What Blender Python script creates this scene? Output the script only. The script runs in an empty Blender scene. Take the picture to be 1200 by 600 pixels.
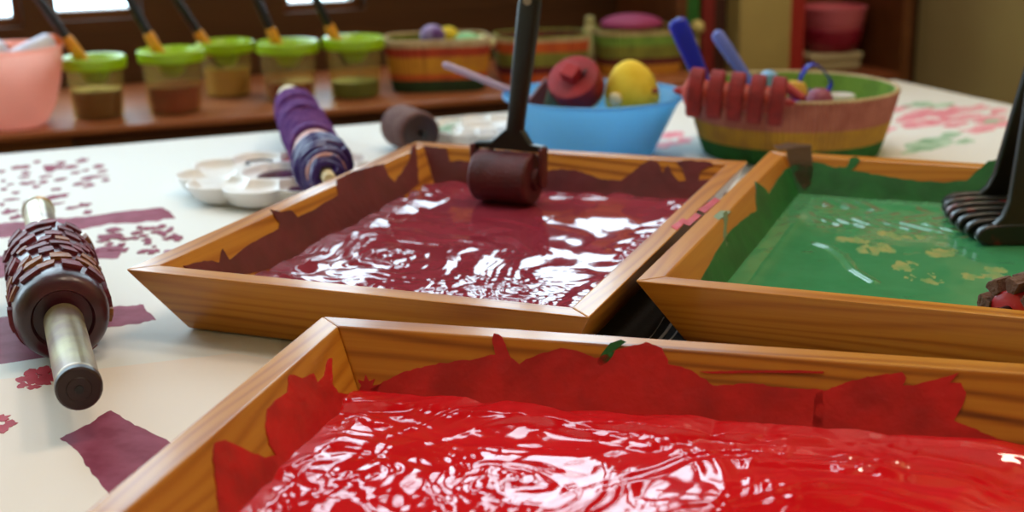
import bpy, bmesh, math, random
import numpy as np
from mathutils import Vector, Matrix, Quaternion
random.seed(7)
PI = math.pi
SC = bpy.context.scene
COL = SC.collection
# ------------------------------------------------------------------ camera model (metres, table top at z = 0)
F, PITCH, ROLL, HC = 1600.0, .2768, -.0164, .278
def ray(px, py):
    x, y = (px-600)/F, -(py-300)/F
    c, s = math.cos(ROLL), math.sin(ROLL)
    x, y = c*x-s*y, s*x+c*y
    cp, sp = math.cos(PITCH), math.sin(PITCH)
    return Vector((x, cp+y*sp, -sp+y*cp))
CAM = Vector((0, 0, HC))
def G(px, py, z=0.0):
    d = ray(px, py); return CAM + d*((z-HC)/d.z)
def onplane(px, py, p, n):
    d = ray(px, py); return CAM + d*((p-CAM).dot(n)/d.dot(n))
# back of the table / window wall frame
EA = Vector((-.5322, 1.4013, 0)); EB = Vector((.5139, 1.8064, 0))
EU = (EB-EA).normalized(); EN = Vector((-EU.y, EU.x, 0))
BA = math.atan2(EU.y, EU.x)
def W(px, py, off):
    return onplane(px, py, EB+EN*off, EN)
def B3(u, off, z):
    return EB + EU*u + EN*off + Vector((0, 0, z))

# ------------------------------------------------------------------ numpy noise
def _h(ix, iy, seed):
    n = (ix.astype(np.int64)*374761393 + iy.astype(np.int64)*668265263 + seed*974634777) & 0xffffffff
    n = ((n ^ (n >> 13))*1274126177) & 0xffffffff
    return ((n ^ (n >> 16)) & 0xffff)/65535.0*2-1
def vn(x, y, seed=0):
    x = np.asarray(x, float); y = np.asarray(y, float)
    ix, iy = np.floor(x), np.floor(y); fx, fy = x-ix, y-iy
    fx = fx*fx*fx*(fx*(fx*6-15)+10); fy = fy*fy*fy*(fy*(fy*6-15)+10)
    a, b = _h(ix, iy, seed), _h(ix+1, iy, seed); c, d = _h(ix, iy+1, seed), _h(ix+1, iy+1, seed)
    return (a*(1-fx)+b*fx)*(1-fy)+(c*(1-fx)+d*fx)*fy
def fbm(x, y, o=3, seed=0):
    s, a = 0, 1.0
    for k in range(o):
        s = s + a*vn(x*2**k+k*17.3, y*2**k-k*9.1, seed+k); a *= .5
    return s
def n1(t, seed=0): return float(vn(np.array([t]), np.array([seed*3.7]), seed)[0])

# ------------------------------------------------------------------ materials
MATS = {}
def newmat(name):
    m = bpy.data.materials.new(name); m.use_nodes = True
    nt = m.node_tree
    return m, nt, nt.nodes['Principled BSDF']
def sock(b, names, v):
    for n in names:
        if n in b.inputs:
            b.inputs[n].default_value = v; return
def lin(c):
    f = lambda v: v/12.92 if v <= .04045 else ((v+.055)/1.055)**2.4
    return (f(c[0]/255), f(c[1]/255), f(c[2]/255), 1)
def plain(name, rgb, rough=.5, metal=0, coat=0, trans=0, sss=0, bump=None, var=None, spec=.5, emit=None):
    """rgb sRGB 0-255; bump=(scale, strength); var=(rgb2, scale)"""
    if name in MATS: return MATS[name]
    m, nt, b = newmat(name)
    b.inputs['Base Color'].default_value = lin(rgb); b.inputs['Roughness'].default_value = rough
    b.inputs['Metallic'].default_value = metal
    sock(b, ['Coat Weight'], coat); sock(b, ['Transmission Weight'], trans); sock(b, ['Specular IOR Level'], spec)
    if sss:
        sock(b, ['Subsurface Weight'], sss); sock(b, ['Subsurface Scale'], .01)
    tc = nt.nodes.new('ShaderNodeTexCoord')
    if var:
        nz = nt.nodes.new('ShaderNodeTexNoise'); nz.inputs['Scale'].default_value = var[1]; nz.inputs['Detail'].default_value = 5
        nt.links.new(tc.outputs['Object'], nz.inputs['Vector'])
        r = nt.nodes.new('ShaderNodeValToRGB'); r.color_ramp.elements[0].position = .38; r.color_ramp.elements[1].position = .62
        r.color_ramp.elements[0].color = lin(rgb); r.color_ramp.elements[1].color = lin(var[0])
        nt.links.new(nz.outputs['Fac'], r.inputs['Fac']); nt.links.new(r.outputs['Color'], b.inputs['Base Color'])
    if bump:
        nz = nt.nodes.new('ShaderNodeTexNoise'); nz.inputs['Scale'].default_value = bump[0]; nz.inputs['Detail'].default_value = 4
        nt.links.new(tc.outputs['Object'], nz.inputs['Vector'])
        bp = nt.nodes.new('ShaderNodeBump'); bp.inputs['Strength'].default_value = bump[1]; bp.inputs['Distance'].default_value = .002
        nt.links.new(nz.outputs['Fac'], bp.inputs['Height']); nt.links.new(bp.outputs['Normal'], b.inputs['Normal'])
    if emit:
        b.inputs['Emission Color'].default_value = lin(emit[0]); b.inputs['Emission Strength'].default_value = emit[1]
    MATS[name] = m
    return m
def wood(name, c1, c2, c3, rough=.3, coat=.3, period=.006, fine=1.0, contrast=1.0):
    """sawn softwood: growth lines along local x, drifting slowly, strength differing from board to board"""
    if name in MATS: return MATS[name]
    m, nt, b = newmat(name); L = nt.links.new; N = nt.nodes.new
    def math_(op, a, b2=None, c=None):
        n = N('ShaderNodeMath'); n.operation = op
        for k, v in enumerate((a, b2, c)):
            if v is None: continue
            if isinstance(v, (int, float)): n.inputs[k].default_value = v
            else: L(v, n.inputs[k])
        return n.outputs[0]
    tc = N('ShaderNodeTexCoord'); oi = N('ShaderNodeObjectInfo')
    ad = N('ShaderNodeVectorMath'); ad.operation = 'MULTIPLY_ADD'
    L(oi.outputs['Random'], ad.inputs[0]); ad.inputs[1].default_value = (3.1, 5.3, 7.7); L(tc.outputs['Object'], ad.inputs[2])
    def noise(sc, scale, det):
        mp = N('ShaderNodeMapping'); mp.inputs['Scale'].default_value = sc; L(ad.outputs[0], mp.inputs['Vector'])
        n = N('ShaderNodeTexNoise'); n.inputs['Scale'].default_value = scale; n.inputs['Detail'].default_value = det; L(mp.outputs[0], n.inputs['Vector']); return n.outputs['Fac']
    sx = N('ShaderNodeSeparateXYZ'); L(tc.outputs['Object'], sx.inputs[0])
    low = noise((1.2, 9, 9), 2.2, 1.5)
    ph = math_('MULTIPLY_ADD', sx.outputs['Z'], 1/period, math_('MULTIPLY', sx.outputs['Y'], .55/period))
    ph = math_('MULTIPLY_ADD', low, 7.0, ph)
    wv = math_('MULTIPLY_ADD', math_('SINE', math_('MULTIPLY', ph, 6.2832)), .5, .5)
    wv = math_('POWER', wv, 2.2)
    amp = math_('MULTIPLY', math_('MULTIPLY_ADD', oi.outputs['Random'], .55, .25), math_('MULTIPLY_ADD', noise((.8, 12, 12), 3.0, 1), 1.4, -.1))
    fibre = noise((4, 260, 260), 2.0, 4); broad = noise((1.0, 14, 14), 2.0, 2)
    v = math_('MULTIPLY_ADD', math_('MULTIPLY', wv, amp), contrast, math_('MULTIPLY_ADD', math_('SUBTRACT', fibre, .5), .34*fine, math_('MULTIPLY_ADD', math_('SUBTRACT', broad, .5), .5, .28)))
    r = N('ShaderNodeValToRGB'); e = r.color_ramp.elements
    e[0].position = .05; e[0].color = lin(c1); e[1].position = .95; e[1].color = lin(c3); k = e.new(.5); k.color = lin(c2)
    L(v, r.inputs['Fac']); L(r.outputs['Color'], b.inputs['Base Color'])
    b.inputs['Roughness'].default_value = rough; sock(b, ['Coat Weight'], coat); sock(b, ['Coat Roughness'], .14); sock(b, ['Specular IOR Level'], .3)
    bp = N('ShaderNodeBump'); bp.inputs['Strength'].default_value = .10; bp.inputs['Distance'].default_value = .0006
    L(fibre, bp.inputs['Height']); L(bp.outputs['Normal'], b.inputs['Normal'])
    MATS[name] = m
    return m
def translucent(name, rgb, rough=.25, tr=.55, alpha=.0):
    """plastic that lets light through: principled mixed with translucent"""
    if name in MATS: return MATS[name]
    m, nt, b = newmat(name); L = nt.links.new
    b.inputs['Base Color'].default_value = lin(rgb); b.inputs['Roughness'].default_value = rough
    t = nt.nodes.new('ShaderNodeBsdfTranslucent'); t.inputs['Color'].default_value = lin(rgb)
    mix = nt.nodes.new('ShaderNodeMixShader'); mix.inputs[0].default_value = tr
    L(b.outputs[0], mix.inputs[1]); L(t.outputs[0], mix.inputs[2]); out = nt.nodes['Material Output']
    last = mix
    if alpha:
        tp = nt.nodes.new('ShaderNodeBsdfTransparent'); tp.inputs['Color'].default_value = lin(tuple(min(255, c*1.08+20) for c in rgb))
        m2 = nt.nodes.new('ShaderNodeMixShader'); m2.inputs[0].default_value = alpha
        L(mix.outputs[0], m2.inputs[1]); L(tp.outputs[0], m2.inputs[2]); last = m2
    L(last.outputs[0], out.inputs['Surface'])
    MATS[name] = m
    return m
def paintmat(name, rgb, rgb2, rough=.1, bump=.25, bscale=260, spec=.5, coat=.0):
    return plain(name, rgb, rough, coat=coat, bump=(bscale, bump), var=(rgb2, 40), spec=spec)

PINE = wood('pine_varnished', (208, 144, 50), (182, 110, 28), (112, 52, 11), .34, .3, .0058)
DARKW = wood('brown_wood', (112, 66, 34), (92, 50, 24), (66, 34, 14), .45, .1)
WALLW = wood('dark_panel_wood', (84, 52, 26), (70, 42, 20), (54, 30, 12), .55, 0)
LEDGEW = wood('ledge_wood', (168, 104, 66), (150, 88, 54), (120, 66, 38), .4, .15)
PLUM = paintmat('plum_paint', (138, 44, 60), (146, 52, 68), .06, .03, 120, coat=.2)
PLUMDRY = paintmat('plum_paint_smeared', (108, 32, 42), (92, 26, 34), .42, .4, 90)
RED = paintmat('red_paint', (206, 14, 24), (214, 20, 30), .06, .03, 110, coat=.2)
REDDRY = paintmat('red_paint_smeared', (204, 18, 28), (170, 12, 22), .42, .55, 75)
GREEN = paintmat('green_paint', (66, 142, 92), (72, 148, 98), .12, .05, 120, coat=.2)
GREENDRY = paintmat('green_paint_smeared', (30, 108, 48), (24, 92, 40), .42, .4, 80)
TAN = plain('bare_tray_floor', (168, 164, 98), .3, bump=(200, .2), var=((104, 150, 88), 140))
BROWNRIDGE = plain('brown_roller_marks', (116, 106, 80), .2, bump=(200, .2), var=((80, 136, 88), 120))
PAPER = plain('white_paper', (226, 226, 224), .75, bump=(30, .12), spec=.25)
PLUMPRINT = plain('plum_print', (128, 44, 68), .6, var=((146, 66, 90), 60), spec=.12)
REDPRINT = plain('red_print', (164, 26, 44), .6, spec=.15, var=((180, 50, 66), 80))
PINKPRINT = plain('pink_print', (226, 120, 140), .6, var=((236, 180, 190), 50))
GREENPRINT = plain('green_print', (130, 176, 140), .6, var=((190, 216, 196), 50))
BLACK = plain('black_plastic', (12, 12, 11), .36, bump=(120, .08))
WHITEP = plain('white_plastic', (226, 224, 222), .3, sss=.15)
FOAMRED = plain('dark_red_foam', (146, 24, 26), .75, bump=(700, .7), var=((124, 18, 22), 90))
FOAMPLUM = plain('plum_soaked_foam', (96, 26, 34), .5, bump=(500, .6), var=((80, 20, 28), 80))
FOAMBROWN = plain('brown_foam', (112, 78, 70), .85, bump=(700, .6), var=((96, 60, 56), 90))
YELLOW = plain('yellow_sponge', (232, 196, 38), .8, bump=(600, .5), var=((240, 208, 60), 60))

# ------------------------------------------------------------------ mesh collector
class MB:
    def __init__(s): s.v = []; s.f = []; s.m = []
    def add(s, verts, faces, mat=0):
        o = len(s.v); s.v += [tuple(p) for p in verts]
        for f in faces: s.f.append([i+o for i in f]); s.m.append(mat)
        return s
    def box(s, lo, hi, mat=0, M=None):
        x0, y0, z0 = lo; x1, y1, z1 = hi
        v = [Vector(p) for p in ((x0,y0,z0),(x1,y0,z0),(x1,y1,z0),(x0,y1,z0),(x0,y0,z1),(x1,y0,z1),(x1,y1,z1),(x0,y1,z1))]
        if M is not None: v = [M @ p for p in v]
        return s.add(v, [(0,3,2,1),(4,5,6,7),(0,1,5,4),(1,2,6,5),(2,3,7,6),(3,0,4,7)], mat)
    def tube(s, pts, rads, n=16, mat=0, cap=True, closed=False):
        pts = [Vector(p) for p in pts]
        if not hasattr(rads, '__len__'): rads = [rads]*len(pts)
        K = len(pts); rings = []
        up = None
        for i in range(K):
            a = pts[(i-1) % K] if (closed or i > 0) else pts[i]
            b = pts[(i+1) % K] if (closed or i < K-1) else pts[i]
            t = (b-a).normalized() if (b-a).length > 1e-9 else Vector((0,0,1))
            if up is None:
                up = t.orthogonal().normalized()
            else:
                up = up - t*up.dot(t); up = up.normalized() if up.length > 1e-6 else t.orthogonal().normalized()
            w = t.cross(up)
            rings.append([pts[i] + (up*math.cos(2*PI*k/n) + w*math.sin(2*PI*k/n))*rads[i] for k in range(n)])
        v = [p for r in rings for p in r]; f = []
        for i in range(K if closed else K-1):
            j = (i+1) % K
            for k in range(n):
                f.append((i*n+k, i*n+(k+1) % n, j*n+(k+1) % n, j*n+k))
        if cap and not closed:
            f.append(tuple(reversed(range(n)))); f.append(tuple((K-1)*n+k for k in range(n)))
        return s.add(v, f, mat)
    def axis(s, p0, p1, prof, n=28, mat=0, cap=True):
        """surface of revolution: prof = [(t along p0->p1 in metres, radius)]"""
        p0 = Vector(p0); d = (Vector(p1)-p0).normalized()
        up = d.orthogonal().normalized(); w = d.cross(up)
        v = []; f = []
        for t, r in prof:
            for k in range(n):
                a = 2*PI*k/n; v.append(p0 + d*t + (up*math.cos(a)+w*math.sin(a))*r)
        for i in range(len(prof)-1):
            for k in range(n):
                f.append((i*n+k, i*n+(k+1) % n, (i+1)*n+(k+1) % n, (i+1)*n+k))
        if cap:
            f.append(tuple(reversed(range(n)))); f.append(tuple((len(prof)-1)*n+k for k in range(n)))
        return s.add(v, f, mat)
    def lathe(s, prof, n=40, mat=0, sx=1, sy=1, c=(0,0,0), power=2.0, cap0=False, cap1=False, rot=0):
        """prof=[(r,z)], super-ellipse section"""
        v = []; f = []
        for r, z in prof:
            for k in range(n):
                a = 2*PI*k/n; ca, sa = math.cos(a), math.sin(a)
                e = 2/power
                x = math.copysign(abs(ca)**e, ca)*r*sx; y = math.copysign(abs(sa)**e, sa)*r*sy
                v.append((c[0]+x*math.cos(rot)-y*math.sin(rot), c[1]+x*math.sin(rot)+y*math.cos(rot), c[2]+z))
        mats = mat if hasattr(mat, '__len__') else [mat]*(len(prof)-1)
        for i in range(len(prof)-1):
            s.add(v[i*n:(i+2)*n], [(k, (k+1) % n, n+(k+1) % n, n+k) for k in range(n)], mats[i])
        if cap0: s.add(v[:n], [tuple(reversed(range(n)))], mats[0])
        if cap1: s.add(v[-n:], [tuple(range(n))], mats[-1])
        return s
    def poly(s, pts, th, nrm=None, mat=0):
        """closed planar outline (3D points) thickened along nrm"""
        pts = [Vector(p) for p in pts]
        if nrm is None:
            nrm = Vector((0,0,0))
            for i in range(len(pts)):
                nrm += pts[i].cross(pts[(i+1) % len(pts)])
            nrm.normalize()
        bm = bmesh.new()
        a = [bm.verts.new(p) for p in pts]
        es = [bm.edges.new((a[i], a[(i+1) % len(a)])) for i in range(len(a))]
        bmesh.ops.triangle_fill(bm, edges=es, use_beauty=True, normal=nrm)
        bm.verts.index_update()
        n = len(pts)
        fs = [[v.index for v in f.verts] for f in bm.faces]
        bm.free()
        top = [[i+n for i in (f if ((pts[f[1]]-pts[f[0]]).cross(pts[f[2]]-pts[f[0]])).dot(nrm) > 0 else f[::-1])] for f in fs]
        bot = [[i-n for i in f[::-1]] for f in top]
        side = [(i, (i+1) % n, n+(i+1) % n, n+i) for i in range(n)]
        return s.add(list(pts)+[p+nrm*th for p in pts], top+bot+side, mat)
    def build(s, name, mats, parent=None, smooth=True, bevel=0, M=None, loc=None, angle=40, sub=0):
        me = bpy.data.meshes.new(name)
        me.from_pydata(s.v, [], s.f)
        mats = mats if isinstance(mats, (list, tuple)) else [mats]
        for m in mats: me.materials.append(m)
        me.polygons.foreach_set('material_index', s.m)
        bm = bmesh.new(); bm.from_mesh(me)
        bmesh.ops.remove_doubles(bm, verts=bm.verts, dist=1e-6)
        bmesh.ops.recalc_face_normals(bm, faces=bm.faces)
        bm.to_mesh(me); bm.free()
        o = bpy.data.objects.new(name, me); COL.objects.link(o)
        if parent is not None: o.parent = parent
        if M is not None: o.matrix_local = M
        if loc is not None: o.location = loc
        if bevel:
            b = o.modifiers.new('bevel', 'BEVEL'); b.width = bevel; b.segments = 2; b.limit_method = 'ANGLE'; b.angle_limit = math.radians(30)
        if sub:
            u = o.modifiers.new('sub', 'SUBSURF'); u.levels = u.render_levels = sub
        if smooth:
            me.polygons.foreach_set('use_smooth', [True]*len(me.polygons))
            me.set_sharp_from_angle(angle=math.radians(angle))
        return o
def tag(o, label=None, cat=None, group=None, kind=None):
    if label: o['label'] = label
    if cat: o['category'] = cat
    if group: o['group'] = group
    if kind: o['kind'] = kind
    return o
def empty(name, loc, label, cat, group=None, rz=0):
    o = bpy.data.objects.new(name, None); COL.objects.link(o); o.empty_display_size = .02
    o.location = loc; o.rotation_euler = (0, 0, rz)
    return tag(o, label, cat, group)
def copy_tree(o, parent=None):
    c = o.copy(); COL.objects.link(c)
    if parent is not None:
        c.parent = parent; c.matrix_parent_inverse = o.matrix_parent_inverse.copy()
    for ch in list(o.children): copy_tree(ch, c)
    return c
def frame(p0, p1, up=(0, 0, 1)):
    """matrix with x along p0->p1"""
    p0 = Vector(p0); x = (Vector(p1)-p0).normalized(); u = Vector(up)
    y = u.cross(x).normalized(); z = x.cross(y)
    return Matrix(((x.x,y.x,z.x,p0.x),(x.y,y.y,z.y,p0.y),(x.z,y.z,z.z,p0.z),(0,0,0,1)))
def ragged(pts, amp, step, seed=0, octs=2):
    """subdivide a pixel outline and roughen its edge"""
    out = []; t = seed*13.7
    n = len(pts)
    for i in range(n):
        a = Vector(pts[i]).to_2d(); b = Vector(pts[(i+1) % n]).to_2d()
        L = (b-a).length; k = max(1, int(L/step)); nr = Vector((-(b-a).y, (b-a).x)).normalized() if L > 1e-6 else Vector((0, 0))
        for j in range(k):
            w = math.sin(PI*j/k)**.5 if k > 1 else 0
            q = a.lerp(b, j/k); t += .61
            out.append(q + nr*amp*w*(n1(t, seed)+.5*n1(t*2.3, seed+5)))
    return out

# ================================================================== SETTING
def struct(o): return tag(o, kind='structure')
FZ = -.74
OFFW = .45                                  # distance of the window wall behind the table edge
UR = .37                                    # right wall, measured along the back of the table
BM = Matrix.Translation(EB) @ Matrix.Rotation(BA, 4, 'Z')      # local: x along back edge, y away from the table
UL, YF, ZT = -2.6, -3.2, 1.9
PLASTER = plain('beige_plaster', (206, 188, 132), .8, bump=(60, .1), var=((200, 180, 126), 5))
CEILM = plain('pale_ceiling', (220, 212, 196), .9)
FLOORM = wood('floor_boards', (150, 104, 66), (128, 84, 50), (98, 60, 34), .45, .1)
struct(MB().box((UL-.1, YF-.1, FZ-.06), (UR+.1, OFFW+.1, FZ)).build('floor', FLOORM, M=BM, smooth=False))
struct(MB().box((UL-.1, YF-.1, ZT), (UR+.1, OFFW+.1, ZT+.06)).build('ceiling', CEILM, M=BM, smooth=False))
struct(MB().box((UR, YF, FZ), (UR+.08, OFFW+.08, ZT)).build('wall_right', PLASTER, M=BM, smooth=False))
struct(MB().box((UL-.08, YF, FZ), (UL, OFFW+.08, ZT)).build('wall_left', PLASTER, M=BM, smooth=False))
struct(MB().box((UL, YF-.08, FZ), (UR, YF, ZT)).build('wall_front', PLASTER, M=BM, smooth=False))
# window wall: visible openings given along u by what the photo shows of their lower ends
def uo(px, py, off=OFFW):
    p = W(px, py, off)-EB; return p.dot(EU), p.z
u1, zb = uo(26, 21); u2, zb2 = uo(56, 15); u3, _ = uo(167, 12); u4, zb4 = uo(332, 5); u5, _ = uo(428, 3)
ZB = .084
WTOP = 1.45
WINS = [(UL+.3, -1.72, ZB), (-1.62, u1, ZB), (u2, u3, zb2-.013), (u4, u5, zb4-.013), (u5+.17, -.125, .34), (-.085, .06, .66)]  # last opening is unseen, added above the bookcase for highlights in the paint
wb = MB()
edges = [UL]+[x for w in WINS for x in w[:2]]+[UR]
for i in range(0, len(edges), 2):
    wb.box((edges[i], OFFW, FZ), (edges[i+1], OFFW+.08, ZT))
for a, b, z in WINS:
    wb.box((a, OFFW, FZ), (b, OFFW+.08, z)); wb.box((a, OFFW, WTOP), (b, OFFW+.08, ZT))
struct(wb.build('wall_back', WALLW, M=BM, smooth=False))
GLASS, nt, b = newmat('window_glass')
tp = nt.nodes.new('ShaderNodeBsdfTransparent'); gl = nt.nodes.new('ShaderNodeBsdfGlossy'); gl.inputs['Roughness'].default_value = .02
mx = nt.nodes.new('ShaderNodeMixShader'); mx.inputs[0].default_value = .06
nt.links.new(tp.outputs[0], mx.inputs[1]); nt.links.new(gl.outputs[0], mx.inputs[2]); nt.links.new(mx.outputs[0], nt.nodes['Material Output'].inputs['Surface'])
FRAMEM = wood('window_frame_wood', (120, 74, 40), (100, 58, 30), (74, 40, 20), .4, .15)
for i, (a, b_, z) in enumerate(WINS):
    w = MB(); t = .012
    w.box((a, OFFW+.02, z), (a+t, OFFW+.06, WTOP)); w.box((b_-t, OFFW+.02, z), (b_, OFFW+.06, WTOP))
    w.box((a+t, OFFW+.02, z), (b_-t, OFFW+.06, z+t)); w.box((a+t, OFFW+.02, WTOP-t), (b_-t, OFFW+.06, WTOP))
    zm = z+(WTOP-z)*.56
    w.box((a+t, OFFW+.025, zm-.012), (b_-t, OFFW+.055, zm+.012))
    o = struct(w.build('window_%d' % (i+1), FRAMEM, M=BM, smooth=False, bevel=.002))
    MB().box((a+t, OFFW+.038, z+t), (b_-t, OFFW+.041, WTOP-t)).build('pane', GLASS, parent=o, smooth=False)

# ================================================================== TABLE
TABLEW = wood('table_wood', (150, 100, 60), (130, 84, 48), (104, 64, 34), .4, .1)
LT = 2.3; DT = 1.45
tab = empty('craft_table', BM @ Vector((-LT/2, -DT/2, FZ)), 'long wooden craft table covered with white paper', 'table', rz=BA)
MB().box((-LT/2, -DT/2, -FZ-.035), (LT/2, DT/2, -FZ-.0012)).build('tabletop', TABLEW, parent=tab, bevel=.003, smooth=False)
for sx in (-1, 1):
    for sy in (-1, 1):
        MB().box((-.03, -.03, 0), (.03, .03, -FZ-.035)).build('leg', TABLEW, parent=tab, loc=(sx*(LT/2-.08), sy*(DT/2-.08), 0), bevel=.003, smooth=False)
# ---- paper, with its prints as faces of the same sheet
CREAMPAPER = plain('cream_paper', (232, 220, 212), .75, bump=(30, .12), spec=.25)
def sheet(name, label, corners, z, prints, th=.0004, base=None):
    o = MB()
    n = len(corners)
    o.poly([(x, y, z-th) for x, y in corners], th, Vector((0, 0, 1)), 0)
    mats = [base or PAPER]
    for m, polys in prints:
        if m not in mats: mats.append(m)
        for k_, pg in enumerate(polys):
            o.poly([Vector((q.x, q.y, z-.0003)) for q in pg], .0004+.000009*k_, Vector((0, 0, 1)), mats.index(m))
    return tag(o.build(name, mats, smooth=False), label, 'paper', 'painted paper sheets on the table')
def pxpoly(pts, z, amp=2.0, step=5, seed=0):
    return [G(q.x, q.y, z) for q in ragged(pts, amp, step, seed)]
def blob(px, py, rx, ry, z, seed, rot=0):
    pts = []
    for k in range(14):
        a = 2*PI*k/14; r = 1+.45*n1(k*.9, seed)+.25*n1(k*2.1, seed+3)
        x, y = rx*r*math.cos(a), ry*r*math.sin(a)
        pts.append((px+x, py+y-x*.12))
    return [G(x, y, z) for x, y in pts]
rnd = random.Random(3)
Z0 = 0.0
pl = []
pl.append(pxpoly([(-60, 270), (0, 262), (45, 258), (107, 253), (150, 247), (190, 243), (199, 248), (206, 256), (165, 261), (130, 262), (90, 270), (60, 273), (0, 279), (-60, 287)], Z0, 1.2, 6, 1))
pl.append(pxpoly([(-60, 306), (0, 300), (70, 296), (145, 287), (142, 297), (138, 303), (112, 304), (60, 316), (0, 326), (-60, 334)], Z0, 1.5, 6, 2))
pl.append(pxpoly([(110, 362), (136, 359), (168, 357), (172, 365), (183, 375), (160, 380), (130, 383), (110, 384)], Z0, 1.5, 4, 3))
pl.append(pxpoly([(-80, 382), (0, 372), (40, 370), (70, 405), (66, 425), (30, 431), (0, 438), (-80, 450)], Z0, 1.5, 6, 4))
spots = [(22,196,11,3),(60,197,11,4),(83,196,9,2.2),(96,188,8,2.4),(30,203,6,2),(115,195,7,2.2),(72,191,6,1.8),(108,208,15,2.4),(124,211,5,1.6),(12,216,4,1.2),(30,215,10,2),(52,213,6,2),(72,210,8,2),(96,215,9,1.8),(104,218,7,1.4),(42,219,5,2),(66,222,6,1.5),(18,226,5,1.3),(5,222,5,1.4),(65,231,14,3),(50,235,7,2),(14,234,8,1.6),(34,237,8,2.2),(66,239,10,1.4),(97,241,10,2.4),(84,244,8,1.6),(12,248,9,3),(18,255,9,3),(102,249,5,2),(2,240,4,2),(28,208,6,1.4),(54,207,7,1.4),(2,201,5,1.6),(4,212,4,1.3),(88,203,6,1.3),(120,201,6,1.3),(44,190,5,1.3),(100,200,5,1.2)]
for i, (x, y, rx, ry) in enumerate(spots): pl.append(blob(x, y, rx, ry, Z0, 10+i))
for i in range(46):
    t = rnd.random(); x = 100+t*115; y = 280-t*6+rnd.uniform(-10, 22)
    pl.append(blob(x, y, rnd.uniform(2.5, 8), rnd.uniform(1, 2.6), Z0, 60+i))
# wide sheet and foreground sheet
def ring(c, r, n, z, seed):
    return [blob(c[0]+r*math.cos(2*PI*k/n), c[1]+r*.5*math.sin(2*PI*k/n), r*.62, r*.3, z, seed+k) for k in range(n)]
far = [Vector(BM @ Vector(p)).to_2d() for p in ((-LT+.03, -DT+.02, 0), (-.005, -DT+.02, 0), (-.005, -.004, 0), (-LT+.03, -.004, 0))]
pink = []; grn = []
for i, (x, y, rx, ry) in enumerate([(1050,128,22,3),(1075,134,30,5),(1110,132,26,6),(1135,128,24,4),(1160,140,24,4),(1092,144,40,4),(1150,150,26,5),(1175,146,20,4),(1120,146,20,3),(1062,140,16,3),(1140,137,20,4),(1170,130,14,3),(790,158,16,5),(800,165,14,4),(782,170,16,3),(1040,152,14,3)]):
    pink.append(blob(x, y, rx*.8, ry, Z0, 200+i))
for i, (x, y, rx, ry) in enumerate([(1075,122,20,3),(1100,124,16,2.5),(1090,168,34,5),(1110,160,20,4),(1075,175,26,4),(1165,143,16,3),(1130,166,14,3)]):
    grn.append(blob(x, y, rx*.8, ry, Z0, 240+i))
sheet('paper_sheet', 'wide white paper covering the table, stamped with plum streaks and flecks', far, 0.0, [(PLUMPRINT, pl), (PINKPRINT, pink), (GREENPRINT, grn)], th=.0011)
Z1 = .0012
near = [G(x, y, 0).to_2d() for x, y in ((-300, 475), (60, 441), (274, 416), (420, 440), (420, 760), (-300, 760))]
pr = [pxpoly([(70, 514), (97, 500), (130, 481), (147, 492), (170, 503), (195, 515), (230, 540), (190, 590), (128, 580), (108, 556), (90, 528)], Z1, 1.6, 4, 7),]
rr = []
for c, r in (((36, 448), 12), ((48, 440), 14), ((62, 438), 12), ((-2, 497), 14)):
    rr += ring(c, r, 5, Z1, int(c[0])+300)
sheet('paper_sheet', 'foreground white paper sheet with a plum brush swatch and red flower stamps', near, Z1, [(PLUMPRINT, pr), (REDPRINT, rr)], base=CREAMPAPER)
n2 = [G(x, y, 0).to_2d() for x, y in ((-340, 440), (0, 428), (150, 405), (205, 375), (330, 396), (330, 470), (-340, 560))]
sheet('paper_sheet', 'thin white paper sheet peeping out between the rolling pin and the plum tray', n2, .0006, [])

# ================================================================== TRAYS
HT, RW, INS, BT = .045, .0145, .025, .008
def tray(label, x, y, a, w, d):
    root = empty('wooden_tray', (x, y, .0016), label, 'tray', 'slope-sided wooden paint trays', rz=a)
    HH = HT-.0016
    def rect(o): return [Vector((o, o, 0)), Vector((w-o, o, 0)), Vector((w-o, d-o, 0)), Vector((o, d-o, 0))]
    ot, ob, it, ib = rect(0), rect(INS), rect(RW), rect(RW+INS)
    for k in range(4):
        j = (k+1) % 4
        P = [ob[k], ob[j], ot[j]+Vector((0,0,HH)), ot[k]+Vector((0,0,HH)), ib[k], ib[j], it[j]+Vector((0,0,HH)), it[k]+Vector((0,0,HH))]
        M = frame(ot[k], ot[j]); Mi = M.inverted()
        m = MB().add([Mi @ p for p in P], [(0,1,2,3), (5,4,7,6), (3,2,6,7), (1,0,4,5), (0,3,7,4), (2,1,5,6)])
        o = m.build('tray_side', PINE, parent=root, M=M, smooth=False, bevel=.0009)
    e = RW+INS-.0005
    MB().box((e-.004, e-.004, .0005), (w-e+.004, d-e+.004, BT-.002)).build('tray_base', PINE, parent=root, smooth=False)
    return root
class TF:                                        # tray frame: local <-> world and the inner wall planes
    def __init__(s, x, y, a, w, d):
        s.o = Vector((x, y, 0)); s.u = Vector((math.cos(a), math.sin(a), 0)); s.v = Vector((-math.sin(a), math.cos(a), 0)); s.w, s.d, s.a = w, d, a
    def wld(s, u, v, z=0): return s.o + s.u*u + s.v*v + Vector((0, 0, z))
    def loc(s, p): q = p-s.o; return q.dot(s.u), q.dot(s.v)
    def wall(s, which):
        sl = INS/(HT)                            # inward run per metre of descent
        inn = {'far': -s.v, 'near': s.v, 'left': s.u, 'right': -s.u}[which]
        p = {'far': s.wld(0, s.d-RW, HT), 'near': s.wld(0, RW, HT), 'left': s.wld(RW, 0, HT), 'right': s.wld(s.w-RW, 0, HT)}[which]
        n = (inn + Vector((0, 0, 1))*sl).normalized()
        return p, n
    def edge(s, z): return RW+INS*(HT-z)/HT
PL = TF(-.2374, .8043, -.3701, .2985, .4236)
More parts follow.
